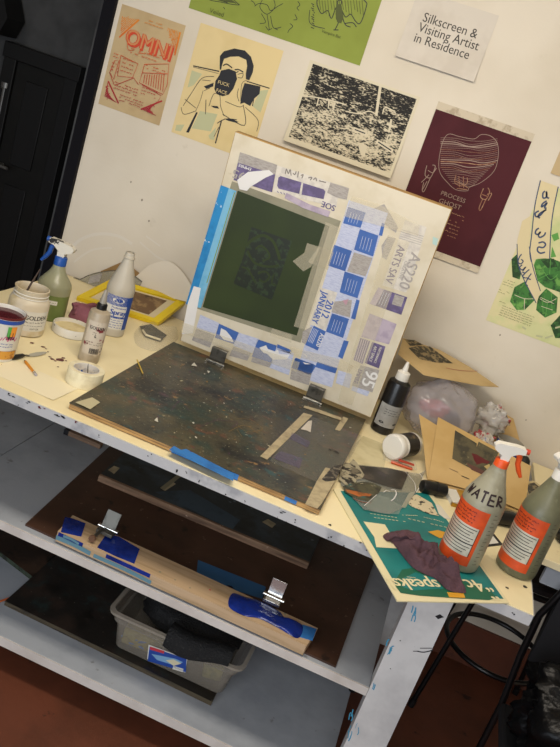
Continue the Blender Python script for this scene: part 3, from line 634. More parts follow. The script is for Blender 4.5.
# first column: the checker of blue squares
o = patch('newspaper_patch', [(349, 200), (388, 213), (331, 387), (300, 377), (300, 360)], m_newsp, .0011, 'pale blue newspaper column')
for k, q in enumerate((c2([(165, 72), (240, 97), (218, 163), (143, 143)]), c2([(215, 168), (295, 196), (272, 286), (190, 257)]), c2([(104, 235), (181, 262), (152, 350), (78, 325)]), c2([(150, 350), (232, 378), (205, 466), (128, 440)]), c3([(197, 155), (276, 181), (248, 270), (168, 240)]), c2([(310, 140), (323, 145), (311, 198), (297, 194)]), c3([(310, 90), (326, 95), (305, 184), (285, 178)]), c3([(252, 280), (275, 286), (245, 368), (225, 357)]))):
    b_ = patch('blue_square', q, m_nblue, .0015)
    P = d.uv(q) if False else [sinv(*w) for w in q]; e = SD(.0019)
    if k < 5:
        for r in range(4):
            t = .25+.16*r; a_ = Vector(P[0]).lerp(Vector(P[1]), t); z_ = Vector(P[3]).lerp(Vector(P[2]), t); e.line([tuple(a_.lerp(z_, .25)), tuple(a_.lerp(z_, .85))], .0014, m_newsp, True, False)
        e.build('printed_lines', b_)
q = c3([(150, 36), (222, 58), (166, 236), (92, 206)])
o = patch('newspaper_patch', q, m_news, .0016, 'white newspaper panel with a month and a year')
P = [sinv(*w) for w in q]; ang = math.atan2(P[3][1]-P[0][1], P[3][0]-P[0][0])
ptext(o, [('2012', c3([(176, 136)])[0], .034, ang, m_nwb, .95), ('JANUARY', c3([(140, 128)])[0], .030, ang, m_nwb, .88)], .0021)
q = c3([(112, 212), (168, 240), (130, 328), (72, 302)]); o = patch('newspaper_patch', q, m_nblue, .0017, 'blue newspaper panel with pale block letters')
ptext(o, [('AS220', c3([(142, 280)])[0], .022, ang, m_nw, .85)], .0021)
e = SD(.0021); P = [sinv(*w) for w in q]
for r in range(4):
    t = .1+.11*r; a_ = Vector(P[3]).lerp(Vector(P[2]), t); z_ = Vector(P[0]).lerp(Vector(P[1]), t); e.line([tuple(a_.lerp(z_, .2)), tuple(a_.lerp(z_, .9))], .002, m_newsp, True, False)
e.build('printed_lines', o)
for q in (c2([(190, 268), (270, 292), (240, 372), (160, 350)]), c3([(205, 100), (290, 92), (280, 175), (195, 150)]), c3([(60, 240), (105, 215), (75, 300), (55, 290)])): patch('newspaper_patch', q, m_newsg, .0014, 'grey newspaper square')
patch('red_smear', c3([(245, 95), (275, 88), (262, 118)]), mk('pink_smear', '#b58f9a', .6), .0023)
# second column
q = c2([(410, 128), (503, 160), (478, 240), (415, 442), (312, 410), (372, 240)]); o = patch('newspaper_patch', q, m_news, .0012, 'white newspaper page with big outlined letters and brush writing')
ang2 = math.atan2(sinv(*c2([(395, 420)])[0])[1]-sinv(*c2([(455, 260)])[0])[1], sinv(*c2([(395, 420)])[0])[0]-sinv(*c2([(455, 260)])[0])[0])
ptext(o, [('AS220', c2([(432, 350)])[0], .048, ang2, m_newsg, .95), ('ARTS SAV', c2([(368, 322)])[0], .034, ang2, m_ntext, .85), ('CREATIVE', c2([(402, 345)])[0], .014, ang2, m_newsg, 1)], .0017)
e = SD(.0017)
for r in range(5): e.line(c2([(395-3*r, 170+9*r), (490-3*r, 200+9*r)]), .0014, m_newsg, sm=False)
e.build('printed_lines', o)
patch('newspaper_patch', c2([(335, 200), (370, 208), (330, 300), (312, 290), (308, 240)]), m_newsg, .0013, 'grey newspaper scrap beside the page')
patch('newspaper_patch', c2([(240, 95), (320, 60), (380, 160), (370, 185), (310, 140)]), m_newsg, .0010, 'grey newspaper at the top of the column')
q = c3([(412, 34), (548, 80), (520, 162), (372, 110)]); o = patch('newspaper_patch', q, m_npur, .0014, 'purple newspaper block with a small square picture')
e = SD(.0018); e.poly(c3([(490, 66), (535, 80), (520, 125), (475, 112)]), m_newsg)
for r in range(4): e.line(c3([(428+12*r, 50+4*r), (402+12*r, 110+4*r)]), .0016, m_newsp, sm=False)
e.poly(c3([(412, 34), (440, 43), (400, 118), (372, 110)]), m_npur2); e.build('small_picture', o)
patch('newspaper_patch', c3([(372, 155), (498, 205), (462, 300), (332, 265)]), m_npur2, .0013, 'pale purple newspaper block')
q = c3([(328, 268), (376, 285), (340, 392), (296, 372)]); o = patch('newspaper_patch', q, m_npur2, .0015, 'striped purple newspaper block'); e = SD(.0019); P = [Vector(sinv(*w)) for w in q]
for r in range(5): t = .1+.2*r; e.line([tuple(P[0].lerp(P[1], t)), tuple(P[3].lerp(P[2], t))], .0032, m_npur, True, False)
e.build('stripes', o)
q = c3([(384, 288), (446, 310), (415, 412), (348, 386)]); o = patch('newspaper_patch', q, m_npur, .0016, 'purple newspaper block with pale capital letters'); P = [sinv(*w) for w in q]
ang3 = math.atan2(P[3][1]-P[0][1], P[3][0]-P[0][0])
ptext(o, [('PERFORMANCE', c3([(410, 350)])[0], .0115, ang3, m_news, .75), ('ART SPACE', c3([(388, 344)])[0], .0145, ang3, m_news, .8)], .0021)
q = c3([(330, 396), (418, 420), (385, 524), (288, 492)]); o = patch('newspaper_patch', q, m_newsg, .0015, 'grey newspaper block with large pale numerals')
ptext(o, [('95', c3([(374, 462)])[0], .062, ang3, m_nw, 1.0), ('EMPIRE', c3([(318, 450)])[0], .020, ang3, m_ntext, .85)], .0021)
# lower row
for q, m in ((c4([(82, 58), (158, 92), (140, 136), (66, 112)]), m_newsp), (c4([(66, 114), (140, 140), (120, 190), (48, 160)]), m_newsg), (c4([(157, 94), (236, 130), (216, 176), (140, 150)]), m_nblue), (c4([(236, 130), (316, 155), (290, 212), (214, 182)]), m_newsp), (c4([(214, 186), (285, 212), (270, 242), (198, 222)]), m_newsg),
             (c4([(310, 156), (388, 182), (368, 252), (288, 226)]), m_nblue), (c4([(386, 190), (456, 212), (436, 300), (358, 270)]), m_newsp), (c4([(290, 228), (368, 253), (358, 270), (284, 246)]), m_newsg), (c4([(464, 230), (546, 262), (522, 300), (446, 270)]), m_nblue), (c4([(390, 176), (446, 200), (446, 216), (388, 198)]), m_nblue),
             (c3([(24, 364), (112, 392), (104, 432), (8, 405)]), m_nblue), (c3([(8, 408), (102, 434), (88, 490), (0, 462)]), m_newsg), (c3([(128, 380), (222, 410), (212, 436), (118, 405)]), m_nblue), (c3([(116, 408), (212, 438), (196, 500), (98, 470)]), m_newsp), (c3([(226, 420), (290, 440), (278, 505), (214, 480)]), m_newsp), (c3([(292, 494), (372, 520), (362, 542), (286, 514)]), m_newsp)):
    patch('newspaper_patch', q, m, .0014, {m_newsp: 'pale newspaper piece of the lower row', m_newsg: 'grey newspaper piece of the lower row', m_nblue: 'blue newspaper piece of the lower row'}[m])
for q in (c4([(165, 112), (185, 122), (208, 150), (214, 168), (176, 158), (160, 140)]), c4([(318, 190), (345, 180), (352, 195), (380, 205), (392, 198), (398, 215), (440, 218), (428, 236), (372, 238), (350, 215), (334, 210)]), c3([(78, 350), (60, 340), (82, 362)]), c3([(60, 382), (98, 392), (70, 392)])): patch('white_blotch', q, m_nw, .0019)
# clear tapes crossing the patches
for q in ([(326, 222), (341, 228), (306, 330), (294, 326)], [(183, 322), (300, 362), (297, 372), (181, 332)], [(344, 216), (352, 196), (378, 204), (420, 225), (418, 236)], c4([(370, 112), (450, 140), (446, 170), (360, 140)]), [(319, 246), (334, 252), (328, 270), (308, 262)], c3([(0, 310), (240, 370), (300, 400), (280, 430), (0, 345)]), [(388, 235), (410, 242), (352, 405), (338, 400)]):
    patch('clear_tape', q, m_clear, .0026)
patch('clear_tape', c5([(462, 228), (520, 245), (480, 330), (446, 350), (400, 306), (450, 270)]), m_clear, .0028, 'crumpled clear tape corner on the emulsion')
patch('blue_smear', c2([(530, 200), (552, 210), (545, 240), (528, 232)]), mk('aqua_smear', '#a9c5c0', .6), .0012)
# ---------------------------------------------------------------- bottles, jars and small things on the left of the bench
def cyl(Rd, z0=0, az=-PI/2, c=(0, 0)):
    """surface of an upright bottle: u runs round it, v up it"""
    return lambda u, v, h: (c[0]+(Rd+h)*math.cos(az+u/Rd), c[1]+(Rd+h)*math.sin(az+u/Rd), z0+v)
m_milky = mk('milky_plastic', '#cfc8b8', .35, 0, (), None, trans=.25, sss=.0)
m_milkyg = mk('green_tinted_plastic', '#a9a888', .3, 0, (), None, trans=.3)
m_gliq = mk('green_liquid', '#76854a', .3, 0, (), None, trans=.15)
m_dirty = mk('grimy_plastic', '#a39e87', .4, 0, [('#8d8972', 12, .45, .65, 4), ('#b3ae98', 25, .55, .7, 4)], None, trans=.12)
m_dirty2 = mk('olive_grimy_plastic', '#77765c', .35, 0, [('#66654d', 12, .45, .65, 4), ('#8b8a70', 25, .55, .7, 4)], None, trans=.12)
m_wplastic = mk('white_plastic', '#ddd9cf', .4)
m_wstain = mk('ink_stained_white_plastic', '#d6d1c4', .4, 0, [('#1d1b1a', 30, .54, .57, 3)])
m_bplastic = mk('blue_plastic', '#1f4f9e', .35)
m_orange = mk('orange_plastic', '#e0561f', .4)
m_lorange = mk('orange_label', '#d9521f', .5, 0, [('#c4481c', 20, .45, .65, 3), ('#8c5b3a', 40, .66, .72, 4)])
m_llabel = mk('grubby_white_label', '#c9c5b4', .6, 0, [('#b4b09d', 20, .45, .65, 4), ('#7d6a58', 50, .68, .73, 4)])
m_lblue = mk('blue_label', '#26499a', .45); m_lwhite = mk('white_label', '#dad7ce', .5)
m_clearp = film('clear_plastic', '#c9c6bd', .13, .15, spec=.3)
m_bcap = mk('black_plastic', '#141414', .35)

# masking tape roll
q = on(84.5, 383.5); q.x = .0345
t = thing('tape_roll', 'roll of cream masking tape lying flat beside the printing board', 'tape', (q.x, q.y, 0.0006), R(20))
g = M(); g.lathe([(.0375, .001), (.0515, 0), (.0525, .001), (.0525, .046), (.0515, .047), (.0375, .046)], m_mtape, 48); g.build('tape', t)
g = M(); g.lathe([(.0352, .0005), (.0373, .0005), (.0373, .0465), (.0352, .0465), (.0352, .0005)], mk('card_core', '#d7d2cb', .7, 0, [('#b9b6b8', 50, .52, .6, 3)]), 40); o = g.build('core', t)
d = Draw(lambda u, v, h: (.0350*math.cos(u), .0350*math.sin(u), v)); d.h = 0
d.line([(1.35, .002), (1.6, .044)], .012, m_ink, True, False); d.build('core_seam', o)
d = Draw(lambda u, v, h: ((.0349-h)*math.cos(u), (.0349-h)*math.sin(u), v))
for a in (1.9, 2.25, 2.5): d.line([(a, .02), (a+.16, .02)], .010, m_bplastic, True, False)
d.build('core_print', o)

# palette knife, pencil, paper, lid, jar, ink can
a, b = on(47, 352, .004), on(2, 361, .004)
t = thing('palette_knife', 'small palette knife with grey blade and dark handle by the ink spots', 'knife', (a.x, a.y, 0), math.atan2(b.y-a.y, b.x-a.x))
g = M(); bl = [(0, 0), (.012, .006), (.035, .010), (.062, .009), (.078, .003), (.078, -.003), (.062, -.009), (.035, -.010), (.012, -.006)]
g.prism(bl, .003, .0042, mk('blade_steel', '#b4b1a4', .45, .2)); g.build('blade', t)
g = M(); g.tube([(.076, 0, .0036), (.088, 0, .007), (.1, 0, .008)], .0025, m_steel); g.build('shank', t)
g = M(); g.tube([(.098, 0, .008), (.105, 0, .0085), (.13, 0, .0085), (.165, 0, .0085), (.172, 0, .0085)], [.004, .0065, .0078, .007, .003], m_bcap, 12); g.build('handle', t)
a, b = on(25, 361, .004), on(36, 375, .004); L_ = (b-a).length
t = thing('pencil', 'short orange pencil stub near the front edge of the bench', 'pencil', (a.x, a.y, .0042), math.atan2(b.y-a.y, b.x-a.x))
m_pen = mk('orange_pencil', '#d58a22', .4)
g = M(); g.tube([(.004, 0, 0), (L_-.018, 0, 0)], .004, m_pen, 6); g.build('shaft', t)
g = M(); g.tube([(-.006, 0, 0), (.004, 0, 0)], [.001, .0038], m_ink, 8); g.build('tip', t)
g = M(); g.tube([(L_-.018, 0, 0), (L_-.006, 0, 0)], .0042, m_chrome, 12); g.build('ferrule', t)
g = M(); g.tube([(L_-.006, 0, 0), (L_+.002, 0, 0), (L_+.004, 0, 0)], [.0038, .0038, .002], mk('grey_eraser', '#a7a2a5', .7), 12); g.build('eraser', t)
P = [on(x, y, 0) for x, y in ((-8, 373), (53, 401), (78, 389), (10, 358))]
t = thing('paper_sheet', 'plain cream sheet of paper lying at the front edge of the bench', 'paper', (P[0].x, P[0].y, 0))
g = M(); g.grid(lambda u, v: (lambda q: (q.x-P[0].x, q.y-P[0].y, .0009+.0022*(u**6)*(1-v)))(P[0].lerp(P[1], u).lerp(P[3].lerp(P[2], u), v)), 8, 8, mk('cream_sheet', '#eadfbf', .7)); g.build('sheet', t, solid=.0004)
q = on(70.5, 333)
t = thing('jar_lid', 'white jar lid upside down with dried cream medium inside', 'lid', (q.x, q.y, .0005))
g = M(); g.lathe([(0, 0), (.060, 0), (.0625, .002), (.0625, .027), (.061, .029), (.0585, .029), (.058, .006), (0, .006)], mk('lid_white', '#dcd8cd', .4, 0, [('#232022', 30, .66, .68, 4)]), 48); g.build('lid', t)
g = M(); g.lathe([(0, .020), (.04, .019), (.0578, .0165), (.0578, .0062), (0, .0062)], mk('dried_medium', '#e0cf9f', .5, 0, [('#c9b582', 20, .45, .65, 4)]), 40); g.build('dried_medium', t)

q = on(23, 330); 
t = thing('gel_jar', 'wide white jar of gel medium with a black printed label, lid off', 'jar', (q.x, q.y, .0005), R(44))
g = M(); g.lathe([(0, 0), (.056, 0), (.0625, .004), (.0625, .100), (.058, .112), (.052, .117), (.052, .140), (.0535, .142), (.0535, .145), (.050, .146), (.0485, .143), (.0485, .115), (.058, .100), (.058, .006), (0, .006)], mk('jar_plastic', '#dcd0b9', .35, 0, [('#cbb98f', 14, .5, .65, 4)], None, trans=.12), 48); g.build('jar_body', t)
g = M(); g.lathe([(0, .085), (.03, .088), (.0575, .097), (.0575, .0065), (0, .0065)], mk('gel_medium', '#d9cba4', .5), 40); g.build('gel', t)
g = M(); g.lathe([(.0526, .118), (.0545, .119), (.0526, .121)], m_wplastic, 40); g.lathe([(.0526, .128), (.0545, .129), (.0526, .131)], m_wplastic, 40); g.build('neck_thread', t)
d = Draw(cyl(.0626, 0), step=.006); d.rect(-.055, .022, .062, .086, m_lwhite, 20, 1); lb = d.m
d = Draw(cyl(.0626, 0), step=.006); d.h = .001; d.text('GOLDEN', .015, .066, .0195, m_ink, 0, sx=.95, bold=.0004); d.scrib(-.03, .046, .05, .056, 1, .0016, m_ink, .9); d.scrib(-.03, .036, .045, .044, 1, .001, m_ink, .8); d.text('SOFT GEL', .015, .030, .007, m_ink); lb.absorb(d.m); lb.build('label', t)
a, b = (-.018, -.020, .09), (.038, .0, .205)
t2 = thing('brush', 'thin dark brush handle standing in the open gel jar', 'brush', (q.x-.015, q.y-.02, .10))
g = M(); g.tube([(0, 0, 0), (.012, .004, .05), (.030, .010, .112)], [.004, .0035, .002], mk('worn_handle', '#4a3b33', .5), 8); g.build('handle', t2)
g = M(); g.tube([(-.006, -.002, -.012), (0, 0, .012)], [.006, .0045], m_steel, 8); g.build('ferrule', t2)

q = on(-4.5, 355)
t = thing('ink_can', 'ink tub with a white flowered label and dark red ink to the brim', 'can', (q.x, q.y, .0005), R(22))
g = M(); g.lathe([(0, 0), (.050, 0), (.052, .003), (.0575, .128), (.0595, .131), (.0595, .137), (.058, .138), (.056, .134), (.051, .006), (0, .006)], m_lwhite, 48); g.build('tub_body', t)
g = M(); g.lathe([(0, .126), (.0555, .127), (.0555, .12), (0, .12)], mk('dark_red_wet_ink', '#4a1018', .15), 40); g.build('ink', t)
g = M(); g.lathe([(.0585, .131), (.0602, .1315), (.0602, .1375), (.0585, .1382), (.0575, .136)], m_dred, 40); g.build('rim', t)
fnc = lambda u, v, h: ((.0522+.0465*(v)+h)*math.cos(-PI/2+u/.055), (.0522+.0465*v+h)*math.sin(-PI/2+u/.055), v)
d = Draw(fnc, step=.006); d.h = .0006
d.rect(-.09, .118, .09, .130, m_lblue, 24, 1); d.rect(.024, .082, .034, .112, mk('label_green', '#4f9b4a', .5), 3, 1); d.rect(.034, .082, .050, .112, mk('label_orange', '#d98a2c', .5), 3, 1); d.rect(.024, .072, .050, .094, m_ink, 3, 1)
m_gold2 = mk('label_gold', '#c88f37', .5, 0, [('#8e5a22', 60, .48, .6, 4)])
d.rect(-.08, .010, .07, .036, m_gold2, 20, 1)
m_flow = mk('label_pink', '#b9577c', .5)
for k in range(5): d.line([(-.05+.022*k, .07), (-.042+.022*k, .082), (-.036+.022*k, .068), (-.03+.022*k, .078)], .0025, m_flow, True)
d.scrib(-.03, .046, .05, .062, 2, .0014, m_lblue, .7); d.build('label', t)

# squeeze bottle
q = on(88, 360)
t = thing('squeeze_bottle', 'small squeeze bottle smeared with red paint, black cap, in front of the spray bottle', 'bottle', (q.x, q.y, .0005), R(24))
g = M(); g.lathe([(0, 0), (.029, 0), (.0325, .004), (.0325, .152), (.030, .163), (.016, .171), (.0125, .173), (0, .173)], mk('cloudy_plastic', '#bcae97', .35, 0, [('#a3947c', 14, .5, .65, 4)], None, trans=.2), 32); g.build('bottle_body', t)
g = M(); g.lathe([(.0128, .169), (.0158, .169), (.0158, .187), (.012, .191), (0, .191)], m_bcap, 28); g.build('cap', t)
g = M(); g.lathe([(.011, .191), (.009, .205), (.0055, .230), (.0045, .232), (0, .232)], mk('cloudy_nozzle', '#aaa497', .35, 0, (), None, trans=.3), 20); g.build('nozzle', t)
d = Draw(cyl(.0326), step=.005); m_smear = mk('smeared_label', '#c4b8a6', .5, 0, [('#7d3438', 30, .56, .62, 4), ('#3a3634', 45, .6, .66, 4)])
d.rect(-.030, .030, .040, .138, m_smear, 16, 1); lb = d.m
d = Draw(cyl(.0326), step=.005); d.h = .001; d.text('GOLDEN', .004, .118, .0145, m_ink, 0, sx=.85, bold=.0003)
for k in range(13): d.line([(-.004+.0022*k, .034), (-.004+.0022*k, .052)], .0011 if k % 3 else .0018, m_ink, True, False)
d.scrib(-.022, .06, .03, .075, 2, .001, m_ink, .7); lb.absorb(d.m); lb.build('label', t)

# spray bottle with the blue label
q = on(109.5, 332)
t = thing('spray_bottle', 'cloudy white spray bottle with a blue label and no spray head', 'bottle', (q.x, q.y, .0005), R(32))
body = [(0, 0), (.044, 0), (.048, .004), (.048, .135), (.0465, .150), (.0475, .158), (.046, .172), (.040, .190), (.030, .222), (.021, .250), (.0175, .262), (.0175, .268), (.0195, .270), (.0195, .274), (.016, .277), (.0155, .290), (.0135, .290)]
g = M(); g.lathe(body, m_milky, 48); g.build('bottle_body', t)
d = Draw(cyl(.0482), step=.006); d.rect(-.052, .028, .055, .146, m_lwhite, 24, 1); d.rect(-.050, .112, .055, .146, m_lblue, 24, 1); d.rect(.03, .028, .055, .112, m_lblue, 6, 1); d.rect(-.048, .068, .03, .075, m_lblue, 14, 1); lb = d.m
d = Draw(cyl(.0482), step=.006); d.h = .001; P = [(-.006+.020*math.cos(k*PI/10), .131+.0095*math.sin(k*PI/10)) for k in range(20)]; d.poly(P, m_lwhite, True)
d.text('ZEP', -.006, .131, .014, m_lblue, 0, sx=1.2, bold=.0008); d.text('Professional', .002, .106, .0105, m_lblue, 0, sx=1.0, bold=.0002); d.text('Spray', .004, .090, .024, m_lblue, 0, sx=1.05, bold=.0012); d.scrib(-.044, .032, .026, .066, 4, .0016, m_lblue, .7); lb.absorb(d.m); lb.build('label', t)

def spray_head(par, z, side, m_body, m_trig, m_collar, m_tip, sc_=1.0, rz=0):
    """trigger head; side is the way the nozzle points along x"""
    T = Matrix.Rotation(rz, 4, 'Z') @ Matrix.Diagonal((side*sc_, sc_, sc_, 1)); T.translation = (0, 0, z)
    def mm(): g = M(); g.T = T; return g
    g = mm(); g.lathe([(.0165, 0), (.0205, 0), (.0205, .026), (.019, .029), (.012, .031), (0, .031)], m_collar, 28); g.build('collar', par)
    g = mm(); g.prism([(-.012, 0), (-.012, .012), (-.036, .024), (-.040, .034), (-.030, .044), (.02, .050), (.048, .050), (.050, .034), (.030, .030), (.014, .018), (.012, 0)], -.0125, .0125, m_body)
    T2 = Matrix.Translation((0, 0, .030)) @ Matrix.Rotation(R(90), 4, 'X'); g.v = [tuple(T @ T2 @ (T.inverted() @ Vector(p))) for p in g.v]
    if side < 0: g.f = [f[::-1] for f in g.f]
    g.build('spray_head', par, bevel=.003)
    g = mm(); g.tube([(.048, 0, .072), (.060, 0, .072)], [.0075, .0085], m_tip, 14); g.build('nozzle', par)
    g = mm(); g.tube([(.030, 0, .066), (.040, 0, .050), (.043, 0, .030), (.054, 0, .010), (.066, 0, -.006)], [.009, .0085, .008, .0075, .005], m_trig, 10); g.build('trigger', par)

q = on(47.5, 316)
t = thing('spray_bottle', 'green tinted spray bottle with a blue trigger at the left end of the bench', 'bottle', (q.x, q.y, .0005), R(-4))
body = [(0, 0), (.051, 0), (.055, .004), (.056, .112), (.053, .124), (.042, .140), (.030, .156), (.0225, .172), (.0185, .186), (0, .186)]
g = M(); g.lathe([p for p in body if p[1] < .09]+[(.055, .09), (0, .09)], m_gliq, 40); g.build('green_liquid', t)
g = M(); g.lathe([(.0551, .0902)]+[p for p in body if p[1] > .09], m_milkyg, 40); g.build('bottle_body', t)
d = Draw(cyl(.0552)); d.rect(.0, .060, .05, .074, m_lwhite, 12, 1); d.scrib(.003, .063, .045, .070, 1, .0012, m_gink, .8); d.build('label', t)
spray_head(t, .184, -1, m_wstain, m_bplastic, m_bplastic, m_bplastic, 1.0, R(8))

# folded mauve bag, yellow tray, clear pouches, cardboard and paper against the wall
def lump(outline, z0, hgt, m, name, par, seed=0, wr=.35, rings=9, fold=14, base=None, edge=.15):
    """soft thing: outline (world xy) with a puckered top"""
    P = smooth_line(outline, 5, True)[:-1]; n = len(P); cx = sum(p[0] for p in P)/n; cy = sum(p[1] for p in P)/n
    g = M(); vs = []; fs = []; b = par.location
    for r in range(rings+1):
        t = r/rings
        for x, y in P:
            X, Y = cx+(x-cx)*t, cy+(y-cy)*t
            nz = mnoise.noise(Vector((X*fold+seed, Y*fold, seed)))+.5*mnoise.noise(Vector((X*fold*2.3, Y*fold*2.3+seed, 3)))
            h = hgt*((1-t**3)*(1-edge)+edge*(1-t**9))*(1+wr*nz) if r < rings else .0
            vs.append((X-b.x, Y-b.y, z0+max(h, .0008)-b.z))
    for r in range(rings):
        for k in range(n): fs.append((r*n+k, (r+1)*n+k, (r+1)*n+(k+1) % n, r*n+(k+1) % n))
    fs.append(tuple(rings*n+k for k in range(n))[::-1])
    g.add(vs, fs, m); return g.build(name, par, angle=75)
m_mauve = mk('mauve_cloth', '#8a5561', .85, 0, [('#78464f', 12, .45, .65, 4)], (90, .2))
P = [on(x, y, z) for x, y, z in ((73, 320, 0), (71, 305, .04), (84, 300, .05), (97, 302, .05), (98, 315, .005), (93, 324, 0), (83, 324, 0))]
t = thing('mauve_cloth', 'folded dusty pink cloth between the green bottle and the yellow tray', 'cloth', (P[0].x, P[0].y, .0005))
lump([(p.x, p.y) for p in P], .0005, .046, m_mauve, 'cloth', t, 2, .25, edge=.6)
for k in range(3):
    a, b = P[1].lerp(P[0], .3+.25*k), P[4].lerp(P[5], .2+.25*k); g = M(); pts = [a.lerp(b, i/8) for i in range(9)]
    g.tube([(p.x-P[0].x, p.y-P[0].y, .044-.011*k+.004*math.sin(i*1.3+k)) for i, p in enumerate(pts)], .008, m_mauve, 8); g.build('fold', t)
m_yel = mk('yellow_plastic', '#e3c71c', .4, 0, [('#d4b616', 8, .45, .65, 3)])
def plane_on(Bl, Br, Tp):
    ux = (Br-Bl).normalized(); n = ux.cross(Tp-Bl).normalized(); vy = n.cross(ux)
    mt = Matrix((ux, vy, n)).transposed().to_4x4()
    def inv(x, y):
        dd = ray(x, y); k = (Bl-CP).dot(n)/dd.dot(n); w = CP+dd*k-Bl; return w.dot(ux), w.dot(vy)
    return mt, inv
Bl, Br, Tp = on(76, 300, .001), on(158, 326, .001), wall(112, 282, -.07)
Br.z = Bl.z = .0012
mt, inv = plane_on(Bl, Br, Tp)
t = thing('yellow_tray', 'yellow framed tray holding a brown print, tilted up against the wall', 'tray', Bl); t.rotation_euler = mt.to_euler()
C4 = [Vector(inv(*a)) for a in ((76, 300), (112, 281.5), (187, 303), (158, 326))]; mid = sum(C4, Vector((0, 0)))/4
for k in range(4):
    a, b = C4[k], C4[(k+1) % 4]; w = .20 if k != 1 else .26
    g = M(); g.prism([tuple(x) for x in (a, b, b.lerp(mid, w), a.lerp(mid, w))], .0, .016, m_yel); g.build('side', t, bevel=.002)
g = M(); g.prism([tuple(x.lerp(mid, .2)) for x in C4], .001, .008, mk('tray_paper', '#cfc2a0', .7)); g.build('bottom', t)
m_bprint = mk('brown_print', '#6b5238', .6, 0, [('#8f7550', 30, .5, .62, 5), ('#43301f', 18, .58, .68, 4)])
pr = thing('brown_print', 'brown print lying in the yellow tray behind the spray bottle', 'print', Bl); pr.rotation_euler = mt.to_euler()
g = M(); g.prism([tuple(x.lerp(mid, .40)) for x in C4], .0085, .0105, m_bprint); g.build('print', pr)
# clear pouch with a dark print in front of the tray
P = [on(x, y, .02) for x, y in ((136, 327), (150, 325), (178, 330), (176, 338), (160, 346), (139, 341))]
t = thing('clear_pouch', 'clear plastic pouch in front of the yellow tray', 'bag', (P[0].x, P[0].y, .0006))
lump([(p.x, p.y) for p in P], .0006, .046, m_clearp, 'pouch', t, 5, .3, edge=.5)
A = [on(x, y, .026) for x, y in ((141, 322), (152, 320), (168, 331), (162, 336), (147, 331))]
t2 = thing('dark_print', 'small dark print with a pale edge inside the clear pouch', 'print', (A[0].x, A[0].y, .008))
g = M(); g.prism([(p.x-A[0].x, p.y-A[0].y) for p in A], 0, .002, mk('dark_olive_print', '#2f2c22', .5, 0, [('#4c4835', 30, .5, .62, 4)])); g.build('print', t2)
g = M(); pp = [A[4].lerp(A[0], .5), A[4], A[3]]; g.tube([(p.x-A[0].x, p.y-A[0].y, .003) for p in pp], .004, m_mtape, 6); g.build('pale_edge', t2)
# clear sleeve and brown card standing on the wall behind the tray
S_ = [(70, 296), (74, 287), (82, 279), (92, 274.5), (104, 272), (118, 271), (132, 275), (142, 282)]
SS = [wall(x, y, -.022) for x, y in smooth_line(S_, 4)]
t = thing('clear_sleeve', 'arched clear plastic sleeve standing behind the yellow tray', 'sleeve', (SS[0].x, -.022, .001)); n = len(SS)-1
m_sl = film('grey_film', '#b3ae98', .45, .2, (25, .3))
def sl(u, v):
    f_ = u*n; k = min(int(f_), n-1); q = SS[k].lerp(SS[k+1], f_-k); w = max(.001, q.z-.055*v)
    return (q.x-SS[0].x, -.012*v, w)
g = M(); g.grid(sl, 28, 5, m_sl); g.build('sleeve', t, solid=.0008)
g = M(); g.grid(lambda u, v: (lambda a: (a[0], a[1]-.002, a[2]))(sl(.42+.14*u, .12+.6*v)), 5, 3, m_newsg); g.build('printed_strip', t, solid=.0006)
g = M(); g.tube([sl(u/20, 0) for u in range(2, 21)], .002, mk('sleeve_edge', '#5d5a50', .5), 6); g.build('dark_edge', t)
W_ = [wall(x, y, -.008) for x, y in ((101, 271), (124, 261), (143, 276))]
t = thing('brown_card', 'brown cardboard offcut standing on the wall behind the clear sleeve', 'card', (W_[0].x, -.008, .001))
g = M(); g.add([(p_.x-W_[0].x, 0, p_.z-.001) for p_ in W_]+[(W_[2].x-W_[0].x, 0, 0), (.0, 0, 0)], [(0, 4, 3, 2, 1)], mk('kraft_card', '#9c7b4c', .8, 0, [('#8d6d41', 9, .45, .65, 3)]), False); g.build('card', t, solid=.0015)
W_ = [(131, 281), (140, 273), (150, 265), (164, 261), (174, 264), (184, 274), (194, 290), (188, 302), (140, 290)]
WW = [wall(x, y, -.018) for x, y in smooth_line(W_[:7], 5)]+[wall(x, y, -.018) for x, y in W_[7:]]
t = thing('white_paper', 'white paper with rounded top leaning on the wall above the yellow tray', 'paper', (WW[0].x, -.0175, .001))
g = M(); g.add([(p.x-WW[0].x, -.02*max(0, .2-max(p.z, .002)), max(p.z, .002)-.001) for p in WW], [tuple(range(len(WW)))[::-1]], mk('bright_white_paper', '#e4dccd', .7), False); g.build('paper', t, solid=.0008)
# thin yellow stick on the board edge
a, b = on(137, 360, .022), on(143, 374, .022)
t = thing('yellow_stick', 'thin yellow wooden stick lying at the left edge of the printing board', 'stick', (a.x, a.y, .0225)); g = M(); g.tube([(0, 0, 0), (b.x-a.x, b.y-a.y, 0)], .0022, mk('yellow_wood', '#c8aa4a', .6), 6); g.build('shaft', t)
g = M(); g.tube([(b.x-a.x, b.y-a.y, 0), ((b.x-a.x)*1.06, (b.y-a.y)*1.06, 0)], [.0022, .001], m_wood2, 6); g.build('tip', t)
